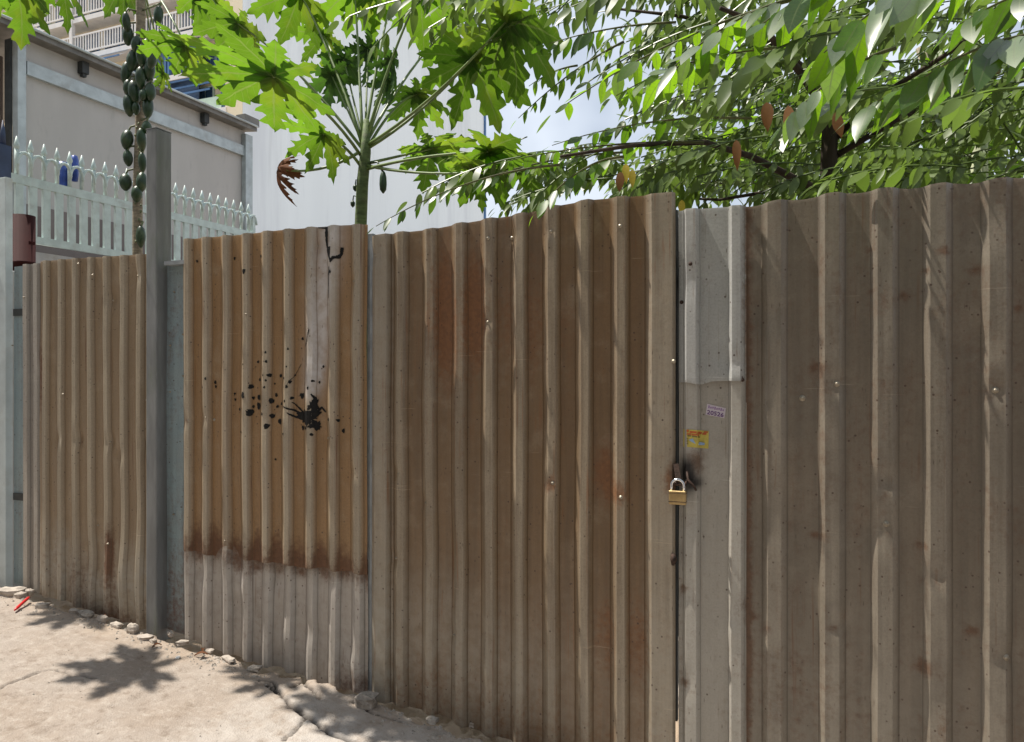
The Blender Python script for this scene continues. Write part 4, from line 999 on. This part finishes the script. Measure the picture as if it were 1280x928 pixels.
L2(374, -10, 3.8, 330, 40, 3.9, .36, (.1, .6, .8), base=(452, 178), droop=.35)
L2(404, 44, 4.2, 388, 120, 4.5, .30, (.1, .8, .6), base=(452, 180), droop=.3)
L2(560, 36, 4.3, 560, 110, 4.6, .33, (0, .8, .5), base=(457, 180), droop=.3)
L2(520, 118, 4.0, 550, 165, 4.3, .30, (0, .8, .6), base=(457, 190), droop=.35)
L2(298, 30, 3.4, 300, 110, 3.7, .32, (.1, .8, .6), base=(452, 185), droop=.3)
L2(610, 190, 3.3, 680, 205, 3.4, .34, (0, .5, 1), base=(457, 212), droop=.4, sag=.02)
L2(590, 216, 3.35, 650, 230, 3.4, .26, (0, .5, 1), base=(457, 207), droop=.4, sag=-.02)
for k, (dx, dy, h) in enumerate(((-45, 95, .25), (-30, 75, .22), (0, 62, .24), (28, 75, .22), (25, 100, .2))):
    c = onY(460 + dx, dy, Y2 + .1 + .1 * (k % 3)); papaya_leaf(p2, T2, c, (dx * .012, .35, -1), (dx * .01, .9, .5), h * .85, 7, .25, .6, .0, 'papaya_young', .35, .006)
# dried leaf
c = onY(347, 211, 3.35); m = MB(); off = offset_of(p2)
dl = papaya_leaf(p2, onY(450, 190, Y2), c, (-.25, -.1, -1), (-.8, -.5, .1), .17, 7, .3, 1.6, -.05, 'dead_leaf', .6, .008)
tag(dl, 'withered brown curled leaf')
# hanging flower bud / fruit
a0 = onY(460, 205, Y2); m = MB(); m.tube([onY(458, 214, Y2), onY(464, 203, Y2), onY(472, 203, Y2 - .02), onY(479, 216, Y2 - .03)], .006, 6)
p = onY(479, 242, Y2 - .03); m.lathe(p, [(.004, 0), (.018, .02), (.021, .05), (.019, .09), (.012, .115), (.004, .125)], 9); m.build('fruit', MATS['fruit'], p2)
for px, py in ((444, 232), (441, 252)):
    p = onY(px, py, Y2); m = MB(); m.tube([onY(450, py - 6, Y2), onY(px + 1, py - 7, Y2), p], .004, 5); m.lathe(p - Vector((0, 0, .035)), [(.002, 0), (.012, .012), (.014, .028), (.004, .04)], 8); m.build('flower_bud', MATS['fruit'], p2)

# papaya with fruit at left
Y1 = 4.1
b1 = onY(170, 464, Y1); b1.z = float(gz(b1.x))
p1 = thing('papaya_tree', b1, 'papaya tree hung with green fruit beside the tall post', 'tree')
m = MB(); pts = [Vector((b1.x, Y1, b1.z - .05)), onY(172, 330, Y1), onY(172, 240, Y1), onY(175, 160, Y1), onY(176, 80, Y1), onY(176, 20, Y1), onY(174, -60, Y1), onY(172, -110, Y1)]
m.tube(pts, [.05, .036, .035, .034, .034, .034, .03, .015], 12); m.build('trunk', MATS['bark_papaya'], p1)
rr = random.Random(3)
for k in range(26):      # leaf scars
    py = rr.uniform(100, 330); p = onY(173 + rr.uniform(-4, 4), py, Y1 - .034); m = MB(); m.lathe(p, [(.010, 0), (.011, .003), (.004, .005)], 6, (0, -1, 0)); m.build('leaf_scar', MATS['fruit_stalk'], p1)
FR = [(166, 76, 9, 17), (177, 70, 8, 16), (190, 75, 7, 14), (158, 92, 8, 17), (176, 98, 8, 16), (187, 88, 8, 15), (168, 116, 9, 17), (179, 119, 6, 9), (188, 115, 8, 14), (161, 132, 8, 16), (185, 134, 8, 17),
      (170, 136, 6, 9), (158, 28, 6, 14), (160, 45, 8, 14), (170, 55, 7, 12), (159, 175, 9, 15), (184, 160, 7, 10), (177, 175, 7, 16), (160, 198, 7, 12), (178, 203, 6, 14), (157, 228, 9, 13), (177, 228, 8, 15), (171, 243, 8, 12), (176, 296, 7, 16), (160, 110, 7, 12), (183, 60, 7, 13), (198, 20, 7, 14)]
for k, (px, py, rx, ry) in enumerate(FR):
    yy = Y1 - .05 - .06 * ((k * 7) % 5) / 5; p = onY(px, py, yy); s = yy / ray(px, py).y; r, h = rx * s * .84, ry * s * 1.75
    m = MB(); ax = Vector((rr.uniform(-.15, .15), rr.uniform(-.15, .15), 1)).normalized()
    m.lathe(p - ax * h/2, [(.08*r, 0), (.30*r, .03*h), (.66*r, .16*h), (.92*r, .34*h), (r, .52*h), (.9*r, .72*h), (.66*r, .88*h), (.3*r, .975*h), (.1*r, h)], 12, ax)
    fo = m.build('fruit', MATS['fruit'], p1)
    m = MB(); t = p + ax * h/2; m.tube([t - ax * .01, t + Vector((0, .02, .03)), Vector((onY(175, py, Y1).x, Y1, t.z + .045))], .007, 6); m.build('stalk', MATS['fruit_stalk'], fo)
T1 = onY(174, -30, Y1)
def L1(px, py, Y, fpx, fpy, fY, R, upv=(0, -.3, 1), **kw):
    c = onY(px, py, Y); return papaya_leaf(p1, T1, c, onY(fpx, fpy, fY) - c, upv, R, **kw)
L1(20, -20, 3.4, 5, 50, 3.6, .42, (.1, .6, .8), droop=.25)
L1(72, -30, 3.6, 78, 50, 3.9, .40, (.1, .7, .6), droop=.3)
L1(150, -22, 4.5, 152, 70, 4.8, .34, (.1, .8, .5), droop=.3)
L1(232, 58, 3.5, 165, 70, 3.6, .34, (0, .4, 1), droop=.2)
L1(245, -4, 3.8, 310, 20, 3.9, .38, (0, .5, 1), droop=.3)
L1(190, 60, 4.8, 172, 105, 5.0, .24, (.1, .8, .4), droop=.2)
L1(204, 92, 4.9, 170, 110, 5.0, .22, (.1, .8, .4), droop=.2)
L1(262, -10, 4.4, 270, 90, 4.7, .36, (.1, .8, .5), droop=.2)
L1(20, 0, 4.4, -20, 50, 4.6, .36, (.1, .8, .5), droop=.3)
# leaf overhanging the street, above the frame: it drops the lobed shadow at the post foot
gs = ground_pt(178, 838); hh = 3.45
c = gs + SUN_DIR * (hh / SUN_DIR.z)
papaya_leaf(p1, T1 + Vector((0, 0, .25)), c, (-.9, -.75, -.05), (0, 0, 1), .33, 8, .12, .1, .15, wid=.98)
gs = ground_pt(100, 764); c = gs + SUN_DIR * (3.6 / SUN_DIR.z)
SHADE2 = c
gs = ground_pt(355, 850); c = gs + SUN_DIR * (3.5 / SUN_DIR.z); papaya_leaf(p1, T1 + Vector((0, 0, .25)), c, (-.7, -.7, -.05), (0, 0, 1), .24, 8, .15, .1, .15, wid=.98)
for (px, py, hh_, Rr, dx) in ((420, 885, 3.7, .20, -.9), (490, 900, 3.6, .30, -.6), (560, 915, 3.7, .28, -1), (620, 935, 3.6, .26, -.5), (310, 838, 3.8, .13, -.8)):
    gs = ground_pt(px, py); c = gs + SUN_DIR * (hh_ / SUN_DIR.z); papaya_leaf(p1, T1 + Vector((0, 0, .25)), c, (dx, -.5, -.05), (0, 0, 1), Rr, 8, .15, .1, .15, wid=.98)
papaya_leaf(p1, T1, SHADE2, (.75, -.25, -.05), (0, 0, 1), .34, 9, .12, .1, .2)

# ------------------------------------------------------------------ trees with feather leaves
def leaflet_mesh(seed, wid=.34):
    rr = random.Random(seed); vs = []; fs = []; n = 8; cv = rr.uniform(-.02, .22); tw = rr.uniform(-.5, .5); fo = rr.uniform(-.45, .12); be = rr.uniform(-.1, .1)
    WP = [.0, .30, .44, .48, .42, .28, .12, 0.0]
    for i in range(n):
        t = (0, .10, .25, .42, .60, .77, .90, 1.0)[i]; w = wid * WP[i] * rr.uniform(.94, 1.06)
        z = -cv * t * t
        for s in (-1, 0, 1):
            vs.append((t, s * w + be * t * t, z - abs(s) * w * fo + s * w * tw * t))
    for i in range(n - 1):
        for k in (0, 1): a = 3*i + k; fs.append((a, a + 3, a + 4, a + 1))
    return vs, fs
LV = [leaflet_mesh(s, .27 + .018 * s) for s in range(8)]
def mk(vs, fs, mat):
    me = bpy.data.meshes.new('leaflet'); me.from_pydata(vs, [], fs); me.polygons.foreach_set('use_smooth', [True] * len(fs)); lin_attr(me, 'edge', [(abs(i % 3 - 1), (0, .10, .25, .42, .60, .77, .90, 1.0)[i // 3]) for i in range(len(vs))]); me.materials.append(MATS[mat]); me.update(); return me
LM = {k: [mk(*l, k) for l in LV] for k in ('leaflet', 'leaflet_bright', 'leaflet_sheen', 'leaflet_dry', 'leaflet_yellow')}
def frond_frames(base, tip, n, L, droop, sag, rr, start=.15):
    pts = bez(base, tip, sag, 12); d0 = (pts[-1] - pts[0]); out = []
    for i in range(n):
        t = start + (1 - start) * i / (n - 1); f = t * 11; k = min(10, int(f)); p = pts[k].lerp(pts[k+1], f - k)
        d = (pts[k+1] - pts[k]).normalized(); lat = d.cross(Vector((0, 0, 1))).normalized()
        for s in ((-1, 1) if i < n - 1 else (0,)):
            if s != 0 and rr.random() < .06: continue
            dr = droop + rr.uniform(-.3, .35)
            if s == 0: fwd = d + Vector((0, 0, -.3))
            else: fwd = lat * s * math.cos(dr) + Vector((0, 0, -1)) * math.sin(dr) + d * rr.uniform(.25, .65)
            up = Vector((0, 0, 1)) * math.cos(dr) + lat * s * math.sin(dr) + Vector((rr.uniform(-.3, .3), rr.uniform(-.3, .3), 0))
            sz = L * (1.0 - .5 * abs(t - .55)) * rr.uniform(.62, 1.2) * (1 if s else .9)
            out.append((p + d * (rr.uniform(0, .2) * L), frame(fwd, up), sz))
    return pts, out
class Tree:
    def __init__(s, root, mats, seed): s.root = root; s.mats = mats; s.rr = random.Random(seed); s.count = 0; s.rest = MB(); s.rest_b = MB()
    def frond(s, base, tip, n=8, L=.1, droop=.7, sag=.03, single=True, mats=None, rad=.004):
        pts, fr = frond_frames(base, tip, n, L, droop, sag, s.rr); mats = mats or s.mats
        if single and s.count + len(fr) <= 300:
            m = MB(); m.tube(pts, [rad * (1.2 - .08 * i) for i in range(12)], 5); fo = m.build('frond', MATS['twig'], s.root); off = offset_of(s.root)
            for (p, M, sz) in fr:
                mt = s.rr.choice(mats); o = bpy.data.objects.new('leaflet', s.rr.choice(LM[mt])); C.objects.link(o); o.parent = fo
                o.matrix_local = Matrix.Translation(p - off) @ M.to_4x4() @ Matrix.Diagonal((sz, sz * s.rr.uniform(.9, 1.25), sz, 1)); s.count += 1
        else:
            R_ = s.rest if s.rr.random() < .55 else s.rest_b
            R_.tube(pts[::2], [rad] * 6, 3, False)
            for (p, M, sz) in fr:
                vs, fs = s.rr.choice(LV); R_.add([p + (M @ Vector(v)) * sz for v in vs], fs, True)
    def finish(s, mat):
        if s.rest.v:
            o = s.rest.build('foliage', MATS[mat], s.root); o['kind'] = 'stuff'
            o = s.rest_b.build('foliage', MATS['leaflet_bright'], s.root); o['kind'] = 'stuff'

YT = 3.7
bt = onY(1036, 464, YT); bt.z = float(gz(bt.x)) - .02
t1 = thing('feather_leaf_tree', bt, 'dark trunked tree with long feathery leaf sprays hanging over the gate top', 'tree')
TT = Tree(t1, ['leaflet', 'leaflet', 'leaflet_bright'], 21)
m = MB(); m.tube([bt, onY(1036, 300, YT), onY(1036, 200, YT), onY(1038, 140, YT), onY(1030, 60, YT), onY(1040, -60, YT)], [.055, .045, .038, .034, .026, .015], 10); m.build('trunk', MATS['bark_dark'], t1)
def P3(px, py, Y): return onY(px, py, Y)
def branch(pts, r0, r1, name='branch', par=None):
    m = MB(); n = len(pts); m.tube(pts, [r0 + (r1 - r0) * i / (n - 1) for i in range(n)], 7); m.build(name, MATS['bark_dark'], par or t1)
branch([P3(1034, 243, YT), P3(990, 222, YT - .1), P3(940, 196, YT - .3), P3(880, 178, YT - .6), P3(790, 182, YT - .8), P3(700, 196, YT - .9)], .02, .006)
branch([P3(1036, 238, YT), P3(960, 240, YT), P3(900, 250, YT), P3(850, 248, YT + .1)], .012, .005)
branch([P3(1038, 150, YT), P3(1000, 90, YT - .5), P3(950, 30, YT - .8), P3(900, 10, YT - .9)], .02, .008)
branch([P3(1036, 180, YT), P3(1100, 120, YT), P3(1180, 70, YT - .2), P3(1280, 0, YT - .4)], .016, .007)
branch([P3(1038, 110, YT), P3(960, 50, YT - .2), P3(850, 20, YT - .3), P3(760, 10, YT - .3)], .016, .005)
branch([P3(1036, 200, YT), P3(1120, 150, YT), P3(1200, 120, YT + .2), P3(1300, 90, YT + .3)], .016, .006)
B, K, S = 'leaflet_bright', 'leaflet', 'leaflet_sheen'
for (a, ya, b, yb_, n, L, dr, sg, mt) in [
    ((1255, -45), 1.95, (1030, 66), 1.9, 10, .165, .62, .05, [S, S, B]),
    ((1010, -5), 2.4, (828, 98), 2.4, 9, .15, .6, .05, [S, S, B]),
    ((1340, 40), 1.95, (1150, 100), 1.9, 9, .16, .55, .03, [S, K]),
    ((1120, 60), 2.15, (985, 150), 2.1, 8, .14, .8, .03, [S, B, K]),
    ((1250, 90), 2.15, (1075, 140), 2.1, 9, .14, .6, .03, [S, K, B]),
    ((980, 60), 2.5, (770, 120), 2.5, 10, .125, .6, .04, [S, B]),
    ((1400, -30), 2.1, (1200, 30), 2.1, 8, .15, .6, .03, [B, K]),
    ((1120, -50), 2.3, (940, 40), 2.3, 9, .14, .7, .03, [K, B]),
    ((845, 28), 3.1, (686, 55), 3.1, 10, .105, 1.15, .02, [K, K, B]),
    ((780, 52), 3.3, (648, 148), 3.3, 10, .085, 1.0, .03, [B]),
    ((722, 82), 3.6, (661, 108), 3.6, 6, .075, .9, .02, [B]),
    ((1010, -5), 2.45, (694, 140), 2.55, 12, .115, .55, .05, [S, B, B]),
    ((940, 148), 3.0, (690, 182), 2.95, 11, .10, .35, .04, [K]),
    ((880, 178), 3.0, (620, 205), 2.95, 11, .105, .35, .03, [K]),
    ((700, 206), 2.85, (470, 283), 2.68, 11, .085, .95, .05, [K]),
    ((780, 196), 2.62, (668, 268), 2.55, 7, .105, .9, .05, [K, B]),
    ((790, 190), 3.1, (560, 240), 3.1, 10, .10, .6, .04, [K]),
    ((1000, 70), 2.5, (860, 150), 2.45, 9, .14, .7, .03, [S, B]),
    ((960, 170), 2.95, (780, 225), 2.95, 9, .11, .5, .03, [K, B]),
    ((1060, 40), 2.3, (900, 110), 2.25, 8, .125, .8, .04, [S, B]),
    ((1110, 110), 2.5, (960, 175), 2.45, 7, .13, .7, .04, [K, B]),
    ((1280, 110), 2.4, (1110, 165), 2.4, 7, .14, .6, .03, [K])]:
    TT.frond(P3(a[0], a[1], ya), P3(b[0], b[1], yb_), n, L, dr, sg, True, mt, .005)
for (px, py, Y, L, mt) in ((958, 128, 2.6, .10, 'leaflet_dry'), (985, 132, 2.65, .12, 'leaflet_dry'), (920, 175, 2.7, .11, 'leaflet_dry'), (1045, 140, 2.6, .09, 'leaflet_dry'), (782, 205, 2.7, .075, 'leaflet_yellow'), (790, 212, 2.72, .07, 'leaflet_yellow'), (775, 215, 2.68, .08, 'leaflet_dry'), (852, 250, 2.95, .07, 'leaflet_yellow')):
    o = bpy.data.objects.new('leaflet', LM[mt][int(px) % 8]); C.objects.link(o); o.parent = t1; off = offset_of(t1)
    o.matrix_local = Matrix.Translation(P3(px, py, Y) - off) @ frame((.1, -.2, -1), (0, -1, .2)).to_4x4() @ Matrix.Diagonal((L, L * 1.1, L, 1)); tag(o, 'dry brown hanging leaflet' if 'dry' in mt else 'yellowed leaflet')
rr = random.Random(77)
for k in range(250):     # the rest of the crown
    px = (rr.uniform(640, 1380), rr.uniform(900, 1380), rr.uniform(560, 960))[k % 3]; py = rr.uniform(-70, 235) if k % 3 != 2 else rr.uniform(-60, 15) if rr.random() < .6 else rr.uniform(175, 225)
    if px < 880 and 35 < py < 165: continue
    if px < 640 and py > 100: continue
    Y = rr.uniform(2.9, 4.8); a = P3(px, py, Y); ln = rr.uniform(.35, .65); th = rr.uniform(2.4, 3.9) if rr.random() < .75 else rr.uniform(0, 6.3)
    b = a + Vector((math.cos(th) * ln, math.sin(th) * ln * .8, rr.uniform(-.28, .05)))
    if b.z < 2.28: b.z = 2.28 + rr.random() * .1
    if a.z < 2.3: a.z = 2.35
    TT.frond(a, b, rr.randint(7, 10), rr.uniform(.085, .13), rr.uniform(.4, 1.1), .03, False)
for k in range(95):
    px = rr.uniform(860, 1400); py = rr.uniform(-60, 225); Y = rr.uniform(3.1, 4.6); a = P3(px, py, Y); ln = rr.uniform(.3, .55); th = rr.uniform(2.5, 3.8)
    b = a + Vector((math.cos(th) * ln, math.sin(th) * ln * .6, rr.uniform(-.25, .02)))
    b.z = max(b.z, 2.32); a.z = max(a.z, 2.36)
    TT.frond(a, b, rr.randint(7, 11), rr.uniform(.07, .12), rr.uniform(.3, 1.0), .03, False)
TT.finish('leaflet')

# bright tree further back on the right
Y3 = 6.0
bt2 = onY(1190, 464, Y3); bt2.z = float(gz(bt2.x)) - .02
t2 = thing('garden_tree', bt2, 'bright green leafy tree further back behind the dark panel', 'tree')
m = MB(); m.tube([bt2, onY(1190, 240, Y3), onY(1188, 170, Y3), onY(1150, 60, Y3)], [.06, .05, .045, .03], 9); m.build('trunk', MATS['bark_papaya'], t2)
for pts in ([(1188, 190), (1100, 200), (1000, 215), (900, 230)], [(1188, 175), (1260, 150), (1340, 130)], [(1180, 150), (1080, 140), (980, 150)], [(1180, 160), (1130, 100), (1040, 60)]):
    branch([P3(x, y, Y3 + .1 * i) for i, (x, y) in enumerate(pts)], .02, .007, 'branch', t2)
rr = random.Random(31); cnt = 0; rest = MB(); off = offset_of(t2); cl = []
for k in range(120): cl.append((rr.uniform(830, 1400), rr.triangular(60, 268, 190), rr.uniform(4.9, 7.2)))
leaves = []
for (px, py, Y) in cl:
    c = P3(px, py, Y)
    for j in range(rr.randint(12, 24)):
        p = c + Vector((rr.gauss(0, .24), rr.gauss(0, .24), rr.gauss(0, .14)))
        leaves.append((p.y, p, frame((rr.uniform(-1, 1), rr.uniform(-1, 1), rr.uniform(-.9, .1)), (rr.uniform(-.5, .5), rr.uniform(-.5, .5), 1)), rr.uniform(.10, .19)))
leaves.sort(key=lambda t: t[0]); rest2 = MB()
for i, (_, p, M, sz) in enumerate(leaves):
    if i < 280:
        o = bpy.data.objects.new('leaf', LM['leaflet_bright'][i % 8]); C.objects.link(o); o.parent = t2
        o.matrix_local = Matrix.Translation(p - off) @ M.to_4x4() @ Matrix.Diagonal((sz, sz * 1.3, sz, 1))
    else:
        vs, fs = LV[i % 8]; (rest if i % 5 < 3 else rest2).add([p + (M @ Vector((v[0], v[1] * 1.3, v[2]))) * sz for v in vs], fs, True)
fo = rest.build('foliage', MATS['leaflet_bright'], t2); fo['kind'] = 'stuff'
fo = rest2.build('foliage', MATS['leaflet'], t2); fo['kind'] = 'stuff'
